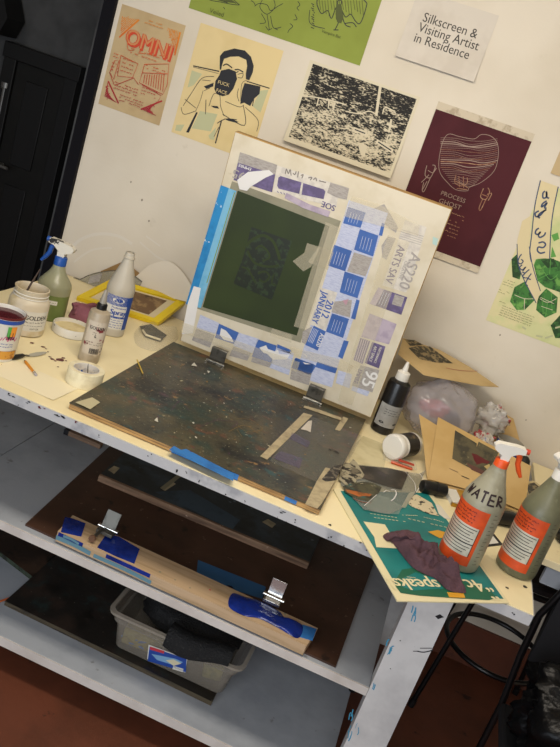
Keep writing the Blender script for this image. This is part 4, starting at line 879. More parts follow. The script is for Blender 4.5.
# ---------------------------------------------------------------- clear film lying on the printing board, card and printed films beside it
def flat(name, label, cat, px, z, th, m, part='sheet', wav=0, group=None):
    """thin sheet lying at height z, outline given on that plane"""
    P = [on(x, y, z) for x, y in px]
    t = thing(name, label, cat, (P[0].x, P[0].y, z), 0, group)
    g = M(); g.prism([(p.x-P[0].x, p.y-P[0].y) for p in P], 0, th, m); o = g.build(part, t)
    d = lambda h=0: Draw(lambda u, v, e: (u, v, th+h+e), lambda x, y: (lambda q: (q.x-P[0].x, q.y-P[0].y))(on(x, y, z)))
    return t, d, o
m_acet = film('clear_acetate', '#8f8b80', .13, .12, spec=.3)
m_acet2 = film('smoky_acetate', '#8c9089', .38, .12)
c = crop(270, 400, 5.09)
t, d, o = flat('acetate_sheet', 'clear acetate film taped onto the right of the printing board with tan tape', 'film', c([(215, 85), (470, 182), (412, 292), (300, 400), (240, 420), (0, 312), (40, 250)]), BH+.0006, .0004, m_acet)
def tape(px, m=m_tan, lab=None):
    e = d(.0003); e.poly(px, m); q = e.build('tape_strip', t)
    if lab: plab(q, lab)
tape([(303.5, 413), (312.5, 415.5), (267, 460), (260, 456.5)]); tape(c([(282, 345), (350, 362), (330, 415), (262, 530), (240, 555), (178, 532), (240, 410)]), m_tan, 'wide tan tape strip with black print at its end')
tape(c([(175, 30), (250, 50), (372, 95), (362, 106), (240, 64), (170, 40)])); tape(c([(372, 86), (398, 96), (356, 160), (330, 152)]))
e = d(.0004); e.poly(c([(195, 108), (214, 106), (206, 166), (185, 156), (155, 150)]), p_white); e.build('paper_flap', t)
e = d(.0005); mm_ = mk('black_smear_print', '#2b2723', .5, 0, [('#7a7160', 60, .52, .6, 5)])
e.poly(c([(320, 338), (372, 330), (350, 372), (330, 412), (285, 418), (262, 405)]), mm_)
e.line(c([(300, 250), (330, 262), (350, 275)]), .012, mm_); e.build('black_print', t)
m_pur = film('purple_haze_ink', '#6f6186', .3, .3)
for q in ([(110, 165), (205, 215), (190, 245), (100, 200)], [(50, 260), (165, 300), (150, 350), (20, 300)]):
    e = d(.0005); e.poly(c(q), m_pur); e.build('purple_print', t)

t, d, o = flat('cream_card', 'blank cream card on the bench beside the black ink bottle', 'card', [(363, 436), (388, 446), (384, 468), (350, 464), (348, 452)], .0006, .0012, mk('cream_card_stock', '#d2c79f', .7, 0, [('#c2b68d', 10, .45, .65, 3)]))
c = crop(330, 440, 5.6)
t, d, o = flat('printed_acetate', 'smoky acetate film with dark and orange print over the corner of the teal poster', 'film', c([(60, 140), (130, 135), (320, 155), (500, 190), (535, 170), (480, 300), (400, 385), (330, 415), (190, 390), (60, 250)]), .0080, .0005, m_acet2)
m_dkp = mk('dark_print_ink', '#2a2622', .4, 0, [('#4b423a', 18, .5, .62, 4), ('#3a2d3d', 10, .58, .68, 4)])
m_mot = mk('mottled_print', '#a39a80', .5, 0, [('#26221d', 30, .5, .55, 5), ('#6f6754', 18, .56, .64, 4)])
e = d(.0003); e.poly(c([(110, 140), (215, 150), (330, 160), (440, 185), (400, 280), (320, 262), (250, 240), (180, 215)]), m_dkp); plab(e.build('dark_print', t), 'dark printed band')
e = d(.0005); e.poly(c([(48, 222), (62, 150), (85, 128), (110, 132), (128, 108), (150, 128), (168, 160), (192, 198), (178, 218), (150, 222), (138, 246), (112, 238), (95, 262), (70, 240)]), m_mot); plab(e.build('mottled_print', t), 'mottled black and cream print')
e = d(.0005); e.poly(c([(70, 262), (98, 252), (142, 240), (196, 236), (248, 246), (288, 268), (272, 300), (246, 318), (232, 352), (196, 340), (150, 330), (112, 312), (82, 292)]), mk('brown_green_print', '#4d4a35', .5, 0, [('#2c2a20', 20, .5, .6, 5), ('#7b7a66', 26, .58, .66, 4), ('#2f5f5b', 14, .6, .66, 3)])); e.build('brown_print', t)
e = d(.0008); e.poly(c([(86, 280), (112, 284), (150, 290), (190, 300), (236, 306), (222, 318), (190, 316), (160, 320), (120, 304), (96, 296)]), mk('orange_print', '#b0622a', .5, 0, [('#7d4a20', 30, .46, .6, 4)])); plab(e.build('orange_print', t), 'orange printed streak')
e = d(.0008); e.line(c([(110, 262), (150, 250), (205, 246), (240, 262)]), .003, m_mot); e.line(c([(128, 330), (180, 350), (228, 356)]), .004, mk('red_brown_print', '#7a3f27', .5)); e.build('print_edge', t)
e = d(.001); e.poly(c([(192, 372), (262, 308), (330, 330), (404, 376), (384, 420), (300, 416), (230, 402)]), film('pale_overlap_film', '#a8b0a6', .3, .1)); e.build('film_overlap', t)
e = d(.001); e.poly(c([(440, 300), (478, 292), (420, 384), (398, 380)]), m_clear); e.build('clear_tape', t)
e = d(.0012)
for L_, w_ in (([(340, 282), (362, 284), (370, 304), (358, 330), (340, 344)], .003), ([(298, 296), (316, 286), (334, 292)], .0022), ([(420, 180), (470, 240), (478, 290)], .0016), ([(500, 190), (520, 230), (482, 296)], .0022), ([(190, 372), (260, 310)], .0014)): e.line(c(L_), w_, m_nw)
e.build('painted_highlights', t)  # glints on the film, painted as white lines
c6 = crop(370, 430, 5.6)
t, d, o = flat('torn_newsprint', 'torn cream newsprint with black smudges on the far end of the teal poster', 'paper', c6([(225, 372), (262, 362), (345, 410), (360, 440), (385, 482), (330, 470), (240, 432), (215, 415)]), .0062, .0008, mk('smudged_newsprint', '#cfc1a0', .7, 0, [('#3a342e', 40, .57, .62, 4)]))
t, d, o = flat('white_scrap', 'small white paper scrap between the teal poster and the spray bottle', 'paper', c6([(365, 415), (395, 425), (452, 500), (420, 496), (385, 470)]), .0050, .0008, mk('white_scrap_paper', '#d8d2c3', .7))
A = on(398, 466, .006)
t = thing('orange_clip', 'orange and clear plastic clip in front of the tipped white jar', 'clip', (A.x, A.y, .0015))
g = M(); g.box((.01, .02, .004), (.07, .012, .007), m_orange, R(10)); g.build('orange_bar', t, bevel=.002)
g = M(); g.box((.0, .025, .012), (.11, .05, .008), m_clearp, R(12)); g.build('clear_cover', t, bevel=.003)
g = M(); g.box((.02, .02, .018), (.05, .012, .003), mk('red_plastic', '#b3402c', .4), R(10)); g.build('red_bar', t)

# ---------------------------------------------------------------- the teal poster hanging over the front edge
m_teal = mk('teal_print', '#177a78', .5, 0, [('#136b6a', 6, .45, .65, 3)]); m_pcream = mk('poster_board', '#e0d5ac', .6)
m_dgr = mk('dark_green_print', '#1d6148', .5); m_yor = mk('amber_print', '#d39a2d', .5)
PZ = .0012
px4 = [(333, 490), (397, 602), (509, 604), (430, 492)]
t, d, o = flat('teal_poster', 'teal printed poster board with cream edges hanging over the front of the bench', 'poster', px4, PZ, .003, m_pcream, 'board')
e = d(.0002); e.poly([(340, 492), (400, 594), (503, 600), (427, 494)], m_teal); e.build('teal_field', t)
c = crop(340, 480, 3.5); e = d(.0006)
ring = [(195, 350), (215, 318), (270, 310), (340, 335), (430, 360), (520, 390), (548, 415), (520, 425), (400, 418), (280, 410), (210, 400), (192, 375)]
e.poly(c(ring), m_dgr); e.build('green_oval', t)
e = d(.0009); e.poly(c([(212, 352), (262, 328), (330, 350), (360, 385), (250, 392), (215, 378)]), m_teal); e.build('teal_oval', t)
e = d(.0009); e.poly(c([(80, 150), (155, 160), (160, 168), (205, 245), (125, 240), (118, 205)]), m_pcream); plab(e.build('cream_arrow', t), 'cream arrow shape')
e = d(.0012)
for q in ([(305, 186), (340, 180), (376, 190), (378, 208), (345, 208)], [(372, 398), (430, 402), (436, 418), (380, 416)]):
    e = d(.0012); e.poly(c(q), m_yor); e.build('amber_spot', t)
e = d(.0015); A, B = Vector(sum([e.inv(509, 604)], ())), Vector(sum([e.inv(397, 602)], ()))
an = math.atan2(B.y-A.y, B.x-A.x)
for tx, q, sz in (('speaks!', (262, 372), .060), ('\u201c4c', (482, 376), .066)):
    e = d(.0015); u, v = e.inv(*c([q])[0]); e.text(tx, u, v, sz, m_pcream, an, sx=.85, bold=.0012); e.build('lettering', t)
e = d(.0015); u, v = e.inv(*c([(532, 408)])[0]); e.text('\u201c', u, v, .06, m_pcream, an, bold=.0015)
e.build('lettering', t)
e = d(.0015)
for pa, pb, r in (((90, 120), (200, 138), 1), ((115, 136), (230, 152), 1), ((235, 140), (375, 172), 1), ((215, 128), (270, 130), 1), ((290, 135), (330, 145), 1), ((325, 142), (380, 160), 1), ((232, 345), (262, 348), 1)):
    e = d(.0015); A, B = [Vector(e.inv(*q)) for q in c([pa, pb])]
    n = 9
    for k in range(n):
        if random.random() < .85: e.line([tuple(A.lerp(B, (k+.1)/n)), tuple(A.lerp(B, (k+.75)/n))], .0026, m_pcream, True, False)
    e.build('small_print', t)
# rag on the poster
c = crop(340, 480, 3.5)
P = [on(x, y, z) for (x, y), z in zip(c([(153, 190), (178, 170), (240, 163), (330, 195), (402, 232), (440, 270), (458, 292), (445, 350), (440, 395), (380, 385), (335, 345), (290, 325), (250, 300), (205, 245), (180, 215), (165, 210)]), (.012, .02, .035, .045, .06, .08, .075, .04, .008, .008, .008, .008, .008, .008, .008, .01))]
bc = on(455.5, 563)
for k_, p_ in enumerate(P):
    v_ = Vector((p_.x-bc.x, p_.y-bc.y))
    if v_.length < .072: v_ = v_.normalized()*.072; P[k_] = Vector((bc.x+v_.x, bc.y+v_.y, p_.z))
t = thing('rag', 'purple brown rag crumpled on the teal poster', 'rag', (P[0].x, P[0].y, .006))
m_rag = mk('purple_rag', '#573c43', .9, 0, [('#4a3239', 9, .45, .65, 4), ('#6a3237', 16, .64, .72, 4)], (160, .35))
lump([(p.x, p.y) for p in P], .0062, .040, m_rag, 'cloth', t, 9, .95, 20, 30, edge=.35)

# ---------------------------------------------------------------- the two orange labelled spray bottles
def tall_bottle(px, py, rz, m, lab, first):
    q = on(px, py); t = thing('spray_bottle', lab, 'bottle', (q.x, q.y, .0006 if not first else .0052), rz, 'orange labelled spray bottles')
    prof = [(0, 0), (.047, 0), (.0525, .004), (.054, .012), (.054, .172), (.0535, .182), (.052, .192), (.0475, .206), (.0385, .226), (.029, .248), (.0225, .266), (.0185, .276), (.0185, .282), (0, .282)]
    g = M(); g.lathe(prof, m, 48); g.build('bottle_body', t)
    d = Draw(cyl(.0542), step=.006); d.rect(-.062, .022, .050, .176, m_lorange, 24, 1); d.rect(-.060, .048, .040, .128, m_llabel, 22, 1); lb = d.m
    d = Draw(cyl(.0542), step=.006); d.h = .001
    for k in range(9): d.line([(-.056+.003*(k % 2), .122-.0082*k), (.036-.006*(k % 3), .122-.0082*k)], .0018, m_ink, True, False)
    d.line([(-.060, .082), (.040, .082)], .0026, m_ink, True, False); d.line([(.040, .048), (.040, .128)], .0016, m_ink, True, False)
    for k in range(4): d.scrib(-.052, .136+.009*k, .018+.006*(k % 2), .141+.009*k, 1, .0016, m_dred if k else m_ink, .85)
    lb.absorb(d.m); lb.build('label', t)
    d = Draw(cyl(.0542), step=.006)
    for k in range(14): d.line([(.062, .03+.011*k), (.070 if k % 2 else .075, .03+.011*k)], .0016, mk('graduation_grey', '#5f5a4a', .6), True, False)
    d.build('graduations', t); return t
w1 = tall_bottle(455.5, 563, R(-30), m_dirty, 'grimy spray bottle marked WATER with orange label and white and orange trigger head', True)
RP = [(.052, .192), (.0475, .206), (.0385, .226), (.029, .248)]
def rw(v):
    for (a, y0), (b, y1) in zip(RP, RP[1:]):
        if v <= y1: return a+(b-a)*(v-y0)/(y1-y0)
    return .029
d = Draw(lambda u, v, h: ((rw(v)+h)*math.cos(-PI/2+u/.045), (rw(v)+h)*math.sin(-PI/2+u/.045), v), step=.005); d.h = .0012
m_mark = mk('marker_ink', '#2a1a1c', .5)
LW = {'W': [[(0, 1), (.25, 0), (.5, .7), (.75, 0), (1, 1)]], 'A': [[(0, 0), (.5, 1), (1, 0)], [(.2, .4), (.8, .4)]], 'T': [[(0, 1), (1, 1)], [(.5, 1), (.5, 0)]], 'E': [[(1, 1), (0, 1), (0, 0), (1, 0)], [(0, .5), (.8, .5)]], 'R': [[(0, 0), (0, 1), (.8, .9), (.8, .55), (0, .5), (1, 0)]]}
u0 = -.034
for ch in 'WATER':
    for st_ in LW[ch]: d.line([(u0+.0145*a+random.uniform(-.0012, .0012), .196+.024*b+random.uniform(-.0015, .0015)) for a, b in st_], random.uniform(.0038, .0052), m_mark, True, False)
    u0 += .0205
d.build('handwriting', w1)
spray_head(w1, .276, 1, m_wplastic, m_orange, m_orange, mk('red_orange_plastic', '#c2412a', .4), .86, R(40))
w2 = tall_bottle(514.5, 569, R(-32), m_dirty2, 'olive grimy spray bottle with orange label nearest the right edge of the photo', False)
spray_head(w2, .276, 1, m_wplastic, m_wplastic, m_wplastic, m_wplastic, .92, R(60))

# ---------------------------------------------------------------- black ink bottle, tipped jar, folder and the clutter by the wall
q = on(381, 430.5)
t = thing('ink_bottle', 'black ink bottle with white pointed cap beside the raised screen', 'bottle', (q.x, q.y, .0005), R(25))
g = M(); g.lathe([(0, 0), (.036, 0), (.039, .003), (.039, .170), (.036, .184), (.022, .194), (0, .194)], mk('glossy_black', '#191818', .25, 0, [('#2b2a29', 16, .6, .7, 4)]), 40); g.build('bottle_body', t)
d = Draw(cyl(.0392), step=.006); m_gl = mk('silver_label', '#8f8d88', .5, 0, [('#a8a6a2', 14, .45, .65, 4), ('#2b2a2a', 24, .66, .69, 4)]); d.rect(-.055, .028, .06, .108, m_gl, 20, 1); lb = d.m
d = Draw(cyl(.0392), step=.006); d.h = .001
for a in (-.028, .022): d.poly([(a+.009*math.cos(k*PI/8), .043+.004*math.sin(k*PI/8)) for k in range(16)], m_ink, True)
d.scrib(-.03, .07, .03, .095, 3, .0014, m_ink, .6); lb.absorb(d.m); lb.build('label', t)
g = M(); g.lathe([(.0225, .192), (.023, .193), (.0215, .220), (.010, .226), (.0075, .244), (.004, .257), (0, .257)], m_wplastic, 28); g.build('cap', t)

A = on(392, 448, .040); dr_ = Vector((.50, .86, 0)).normalized()
t = thing('white_jar', 'white plastic jar with black label tipped on its side beside the folder', 'jar', (A.x, A.y, .0425), rot=(0, R(90), math.atan2(dr_.y, dr_.x)))
g = M(); g.lathe([(0, 0), (.037, 0), (.040, .003), (.0415, .008), (.0415, .024), (.040, .026), (0, .026)], m_wplastic, 40); g.build('lid', t)
g = M(); g.lathe([(.036, .0262), (.038, .030), (.038, .110), (.035, .114), (0, .114)], m_wplastic, 40); g.build('jar_body', t)
g = M(); g.lathe([(.0383, .042), (.0383, .100)], mk('black_jar_label', '#1e1a18', .4, 0, [('#5b4a38', 40, .6, .66, 4)]), 40); g.build('label', t)
# kraft folder leaning back on the bag
B0, B1, T0, T1 = wall(428, 479, -.60), wall(521, 510, -.60), wall(438, 417, -.37), wall(531, 464, -.37)
ux = (B1-B0).normalized(); nn = ux.cross(T0-B0).normalized(); vy = nn.cross(ux)
m_kraft = mk('kraft_folder', '#c2a26c', .75, 0, [('#b6955c', 6, .45, .65, 3)])
t = thing('kraft_folder', 'brown kraft folder printed with a dark red figure, propped against the plastic bag', 'folder', B0)
fu = lambda p: ((p-B0).dot(ux), (p-B0).dot(vy))
def finv(x, y):
    dd = ray(x, y); k = (B0-CP).dot(nn)/dd.dot(nn); return fu(CP+dd*k)
ff = lambda u, v, h: tuple(ux*u+vy*v+nn*h)
if nn.y > 0: ff = lambda u, v, h: tuple(ux*u+vy*v-nn*h)
d = Draw(ff, finv); d.h = 0; d.poly([(428, 479), (475, 491), (521, 510), (526, 500), (531, 466), (438, 417), (433, 450)], m_kraft); d.build('front_cover', t, solid=.0015)
d = Draw(ff, finv); d.h = -.008; d.poly([(428, 480), (521, 511), (527, 498), (520, 462), (438, 424), (419.5, 412.5), (423.5, 438)], m_kraft); d.build('back_cover', t, solid=.0015)
c = crop(400, 390, 5.6); d = Draw(ff, finv); d.h = .001
d.poly(c([(308, 226), (430, 300), (428, 322), (440, 290), (552, 350), (490, 490), (292, 386)]), mk('dark_olive_ink', '#574f38', .6, 0, [('#3c372a', 22, .48, .6, 5), ('#7d7351', 50, .62, .7, 4)]))
d.poly(c([(400, 355), (430, 362), (480, 392), (505, 402), (490, 415), (460, 410), (430, 420), (415, 395)]), m_dred); d.poly(c([(370, 408), (420, 428), (500, 470), (490, 488), (400, 448)]), mk('dull_red_ink', '#5c3a30', .6))
d.poly(c([(470, 428), (500, 415), (506, 440), (492, 450)]), mk('pale_ochre_ink', '#b09a62', .6))
d.line(c([(275, 440), (325, 462)]), .002, m_wood2); d.line(c([(345, 482), (388, 500)]), .003, m_ink); d.build('print', t)
# black tube, note box, knob, black handle behind the bottles
def rod(name, label, cat, a, b, r, m, part='body', ends=True):
    a, b = Vector(a), Vector(b); t = thing(name, label, cat, a); v = b-a; g = M()
    g.tube([v*s_ for s_ in (0, .03, .1, .5, .9, .97, 1)] if ends else [v*0, v], [r*k for k in (.5, .9, 1, 1, 1, .9, .5)] if ends else r, m, 18); g.build(part, t); return t, v
a, b = on(421, 486, .021), on(446, 491, .021)
t, v = rod('black_tube', 'short black tube lying under the front edge of the kraft folder', 'tube', (a.x, a.y, .0215), (b.x, b.y, .0215), .020, m_bcap)
g = M(); g.tube([v*.55, v*.62], .0212, m_ink, 18); g.build('ring', t)
P = [on(x, y, .0) for x, y in ((443, 492), (451, 506), (475, 513), (470, 497))]
t = thing('note_box', 'small white box with a gold band behind the WATER bottle', 'box', (P[0].x, P[0].y, .0005))
L_ = [(p.x-P[0].x, p.y-P[0].y) for p in P]
g = M(); g.prism(L_, 0, .015, m_lwhite); g.build('box', t, bevel=.002)
lerp2 = lambda a, b, k: (a[0]+(b[0]-a[0])*k, a[1]+(b[1]-a[1])*k)
g = M(); g.prism([lerp2(L_[0], L_[3], .42), lerp2(L_[1], L_[2], .42), lerp2(L_[1], L_[2], .68), lerp2(L_[0], L_[3], .68)], -.0003, .0165, mk('gold_band', '#b8892c', .35, .3)); g.build('band', t)
g = M(); g.prism([lerp2(L_[0], L_[1], .9), lerp2(L_[0], L_[1], 1.02), lerp2(L_[3], L_[2], 1.02), lerp2(L_[3], L_[2], .9)], -.0004, .012, mk('gold_trim', '#b8892c', .35, .3)); g.build('trim', t)
a, b = on(458, 509, .02), on(517, 521, .02)
t, v = rod('hand_tool', 'thick black rounded hand tool lying behind and between the two orange labelled bottles', 'tool', (a.x, a.y, .0225), (b.x, b.y, .0225), .022, m_bcap)
g = M(); g.tube([v*1.0, v*1.06], [.010, .006], m_steel, 12); g.build('ferrule', t)
q = wall(523, 464, -.335)
t = thing('black_bottle', 'small black bottle standing between the kraft folder and the wall', 'bottle', (q.x, q.y, .0005))
g = M(); g.lathe([(0, 0), (.020, 0), (.022, .003), (.022, q.z-.055), (.014, q.z-.045), (.014, q.z-.035), (0, q.z-.035)], m_bcap, 24); g.build('bottle_body', t)
g = M(); g.lathe([(0, q.z-.0348), (.012, q.z-.032), (.020, q.z-.018), (.021, q.z), (.017, q.z+.018), (.008, q.z+.027), (0, q.z+.028)], mk('black_rubber', '#1c1c1a', .6), 24); g.build('bulb', t)
t, d, o = flat('bordered_card', 'small white card with a black border between the two orange labelled bottles', 'card', [(478, 532), (494, 534), (503, 545), (486, 547)], .0006, .001, m_ink)
e = d(.0002); e.poly([(481, 533.5), (492, 535.2), (498.5, 543.5), (486.5, 545)], m_lwhite); e.build('card_face', t)
t, d, o = flat('dark_print_card', 'dark patterned card lying on the bench below the wall at the far right', 'card', [(524, 482), (534, 481), (546, 490), (531, 508)], .0006, .0015, mk('cream_card_back', '#c8b78c', .7))
e = d(.0002); e.poly([(526, 485), (534, 483), (542, 490), (531, 503)], mk('dark_pattern', '#2f2a22', .5, 0, [('#8b7d5c', 40, .55, .62, 4)])); e.build('print', t)
# board leaning on the wall behind the tin
W4 = [wall(x, y, -.03) for x, y in ((498, 408), (517, 412), (530, 452), (522, 478))]
t = thing('kraft_board', 'narrow kraft board leaning on the wall behind the blue tin', 'board', (W4[0].x, -.03, .0006))
zz = max(W4[0].z, .14)
g = M(); g.add([(0, .012, zz-.01), (W4[1].x-W4[0].x, .012, zz-.02), (.125, -.0, .045), (.16, -.035, 0), (-.02, -.035, 0)], [(0, 4, 3, 2, 1)], m_kraft, False); g.build('board', t, solid=.002)
# blue tin
q = wall(511, 441, -.14)
t = thing('blue_tin', 'open blue tin by the wall behind the white trigger head', 'tin', (q.x, q.y, .0006))
H_ = q.z; g = M(); g.lathe([(0, 0), (.045, 0), (.0465, .002), (.0465, H_-.004)], m_lblue, 40); g.build('tin_body', t)
g = M(); g.lathe([(.0466, H_-.004), (.048, H_-.002), (.048, H_), (.0455, H_+.001), (.0445, H_-.004), (.0440, .006), (0, .006)], mk('dull_tin', '#a39d8f', .5), 40); g.build('rim', t)
# plastic bag with things inside, crumpled wrappers
def blob(name, par, cen, rad, m, seed=0, amp=.25, fq=2.0, flat_=None, nu=36, nv=22, crease=0):
    g = M(); cen = Vector(cen); rad = Vector(rad)
    def f(u, v):
        a, b = 2*PI*u, PI*(v-.5); n = Vector((math.cos(a)*math.cos(b), math.sin(a)*math.cos(b), math.sin(b)))
        k = 1+amp*mnoise.noise(n*fq+Vector((seed, seed*2, 0)))+amp*.6*mnoise.noise(n*fq*2.3+Vector((0, seed, seed)))-crease*abs(mnoise.noise(n*fq*3+Vector((seed, 0, seed))))
        p = cen+Vector((n.x*rad.x, n.y*rad.y, n.z*rad.z))*k
        if flat_ is not None: p.z = max(p.z, flat_)
        return tuple(p)
    g.grid(f, nu, nv, m); return g.build(name, par, angle=80)
m_bag = film('frosted_bag', '#b7b0b1', .46, .18, (9, .7))
t = thing('plastic_bag', 'frosted plastic bag of odds and ends beside the screen, under the printed card', 'bag', (1.035, -.20, .001))
blob('bag', t, (0, 0, .104), (.132, .106, .108), m_bag, 3, .14, 1.6, 0, 56, 34, crease=.10)
t = thing('red_cloth', 'red bundle showing through the frosted plastic bag', 'cloth', (1.01, -.22, .09)); blob('bundle', t, (0, 0, .02), (.055, .03, .028), mk('red_cloth', '#a84347', .8), 5, .3)
t = thing('grey_cloth', 'dark grey bundle showing through the right of the frosted plastic bag', 'cloth', (1.085, -.22, .07)); blob('bundle', t, (0, 0, .02), (.028, .022, .03), mk('dark_grey_cloth', '#47454c', .8), 6, .3)
m_wrap = film('crinkled_film', '#cfc9c0', .55, .15, (60, .8)); m_wrapr = mk('printed_wrapper', '#c9c2b6', .35, 0, [('#a23a3f', 20, .55, .58, 3), ('#3b63ac', 26, .63, .66, 3), ('#27272a', 34, .67, .7, 3)], (60, .6))
t = thing('crumpled_wrapper', 'crumpled clear wrapper printed red and blue above the blue tin', 'wrapper', (1.225, -.12, .001), 0, 'crumpled wrappers')
blob('wrapper', t, (-.01, .0, .115), (.055, .05, .060), m_wrap, 11, .5, 2.6, 0, crease=.35); blob('printed_panel', t, (.0, .005, .115), (.042, .036, .050), m_wrapr, 14, .5, 2.4, 0, crease=.3)
t = thing('crumpled_wrapper', 'small red and white crumpled wrapper between the plastic bag and the kraft folder', 'wrapper', (1.20, -.27, .001), 0, 'crumpled wrappers')
blob('wrapper', t, (0, 0, .068), (.042, .028, .040), m_wrapr, 21, .5, 2.6, 0, crease=.35)
# printed card on top of the bag
K = [wall(403, 338, -.035), wall(440, 350, -.045), wall(499, 387, -.08), wall(482, 386, -.14), wall(424, 375, -.30), wall(398, 354, -.28)]
k0 = K[4]; kx = (K[3]-K[4]).normalized(); kn_ = kx.cross(K[1]-K[4]).normalized(); ky = kn_.cross(kx)
if kn_.z < 0: kn_ = -kn_
def kinv(x, y):
    dd = ray(x, y); s_ = (k0-CP).dot(kn_)/dd.dot(kn_); p = CP+dd*s_-k0; return p.dot(kx), p.dot(ky)
t = thing('printed_card', 'tan card with a black figure print lying on top of the plastic bag', 'card', k0)
kf = lambda u, v, h: tuple(kx*u+ky*v+kn_*h)
d = Draw(kf, kinv); d.h = 0; d.poly([(403, 338), (440, 350), (470, 367), (499, 387), (482, 386), (424, 375), (398, 354)], mk('tan_card', '#c3a877', .75, 0, [('#b89c6a', 8, .45, .65, 3)])); d.build('card', t, solid=.0015)
c = crop(380, 330, 4.308); d = Draw(kf, kinv); d.h = .001; m_cp = mk('black_card_print', '#37301f', .6, 0, [('#8f7c57', 55, .5, .56, 5)])
d.poly(c([(122, 78), (160, 70), (215, 72), (314, 145), (235, 140), (170, 126)]), m_cp); d.poly(c([(104, 40), (150, 45), (190, 66), (130, 70)]), m_cp); d.line(c([(285, 165), (350, 176), (420, 178)]), .0025, mk('red_pencil', '#a05043', .6)); d.build('print', t)

# black pouch on the side table
t = thing('black_pouch', 'black pouch on the white wall counter at the right edge', 'pouch', (1.55, -.62, -.0045)); blob('pouch', t, (0, 0, .03), (.09, .06, .045), m_bcap, 31, .3, 2, 0)
# ---------------------------------------------------------------- things on the middle shelf
def board(name, label, pts, z0, z1, m, medge, origin=None):
    o_ = origin or pts[0]; t = thing(name, label, 'board', (o_[0], o_[1], z0)); g = M()
    g.prism([(x-o_[0], y-o_[1]) for x, y in pts], 0, z1-z0, m, medge); g.build('board', t, bevel=.001); return t
BZ = S2+.0006+.006
t = board('brown_board', 'large dark brown hardboard sheet on the middle shelf', [(.045, -1.072), (.998, -1.078), (1.018, -.279), (-.004, -.279)], S2+.0006, BZ, m_brown_hb, m_brown_hb, (.045, -1.072))
d = Draw(lambda u, v, h: (u, v, .006+h), lambda x, y: (lambda q: (q.x-.045, q.y+1.072))(on(x, y, BZ)))
d.poly([(198, 560), (266, 587), (262, 599), (196, 578)], mk('faded_blue_tape', '#2c5d8c', .6)); d.build('blue_tape', t)
d = Draw(lambda u, v, h: (u, v, .006+h), lambda x, y: (lambda q: (q.x-.045, q.y+1.072))(on(x, y, BZ))); d.poly([(228, 585), (233, 587), (234, 592), (226, 589)], m_red); d.build('red_mark', t)
PB = [(.086, -.690), (.820, -.672), (.812, -.30), (.072, -.30)]
t = board('stained_artboard', 'dark paint stained board with pale wood front edge on the brown hardboard', PB, BZ+.0006, BZ+.022, m_teald, m_teald)
g = M(); g.box2((0, 0, 0), (.734, .012, .0225), m_wood2); g.build('wood_edge', t, loc=(0, -.0125, 0), rot=(0, 0, math.atan2(.018, .734)), bevel=.001)
PT = BZ+.022; d = Draw(lambda u, v, h: (u, v, .0214+h), lambda x, y: (lambda q: (q.x-PB[0][0], q.y-PB[0][1]))(on(x, y, PT)))
fn_, inv_ = d.fn, d.inv
for q in ([(108, 470), (114, 474), (120, 468), (114, 466)], [(160, 488), (165, 491), (176, 484), (171, 481)], [(262, 522), (272, 528), (276, 524), (268, 519)]):
    d = Draw(fn_, inv_); d.poly(q, m_tan); d.build('tape_scrap', t)
d = Draw(d.fn, d.inv); d.poly([(155, 492), (190, 490), (240, 520), (232, 530)], mk('slate_paint', '#3a4a57', .5, 0, [('#2b3740', 14, .48, .62, 4)])); d.poly([(178, 474), (182, 476), (164, 490), (160, 488)], mk('dull_cream', '#8f876c', .6)); d.build('slate_stripe', t)
t = thing('wood_batten', 'short wooden batten at the back of the middle shelf on the left', 'batten', (-.150, -.492, S2+.0008))
g = M(); g.box2((0, 0, 0), (.138, .022, .018), m_wood2); g.build('batten', t, bevel=.002)
g = M(); g.box2((-.006, -.001, -.0002), (.012, .0232, .019), m_ink); g.build('black_end', t)
# plank with two hinge clamps under blue tape
PK = [(.150, -1.088), (.906, -1.096), (.917, -1.000), (.142, -.985)]; PZ0, PZ1 = BZ+.0006, -.362
t = thing('clamp_plank', 'pine plank with two hinge clamps and shiny blue tape on the middle shelf', 'plank', (PK[0][0], PK[0][1], PZ0)); O = Vector((PK[0][0], PK[0][1], PZ0))
pa = math.atan2(PK[1][1]-PK[0][1], PK[1][0]-PK[0][0])
g = M(); g.prism([(x-O.x, y-O.y) for x, y in PK], 0, PZ1-PZ0, m_wood); g.build('plank', t, bevel=.002)
PH = PZ1-PZ0; Rz = Matrix.Rotation(pa, 3, 'Z')
loc = lambda px, py, z=PZ1: (lambda q: (q.x-O.x, q.y-O.y, q.z-O.z))(on(px, py, z))
td = lambda h=.0005: (lambda q: (setattr(q, 'h', h), q)[1])(Draw(lambda u, v, e: (u, v, PH+e), lambda x, y: loc(x, y)[:2]))
ffr = Draw(lambda u, v, e: tuple(Rz @ Vector((u, -.0006-e, v))))
c4_ = crop(40, 490, 5.6); c5_ = crop(220, 560, 5.09)
def wrap(px, u0, u1, m, ripple=.0):
    d = td(); d.poly(px, m); f = Draw(ffr.fn); f.rect(u0, PH*.25, u1, PH+.0004, m); d.m.absorb(f.m); d.build('blue_tape', t)
def slab(px, m, nm, th=.0012, lab=None):
    g = M(); q = [loc(*p)[:2] for p in px]; g.prism(q, PH+.0002, PH+th, m); o = g.build(nm, t)
    if lab: plab(o, lab)
slab(c4_([(140, 152), (180, 160), (255, 188), (231, 262), (176, 250), (116, 236)]), m_dbluetape, 'blue_tape'); slab(c4_([(372, 246), (440, 262), (558, 332), (528, 414), (424, 372), (320, 322)]), m_dbluetape, 'blue_tape')
def puff(px, hgt, nm, seed):
    P = [loc(*p) for p in px]; w = [(p[0]+O.x, p[1]+O.y) for p in P]; class_ = t
    lump(w, PZ1+.0005, hgt, m_dbluetape, nm, t, seed, .5, 8, 30, edge=.8)
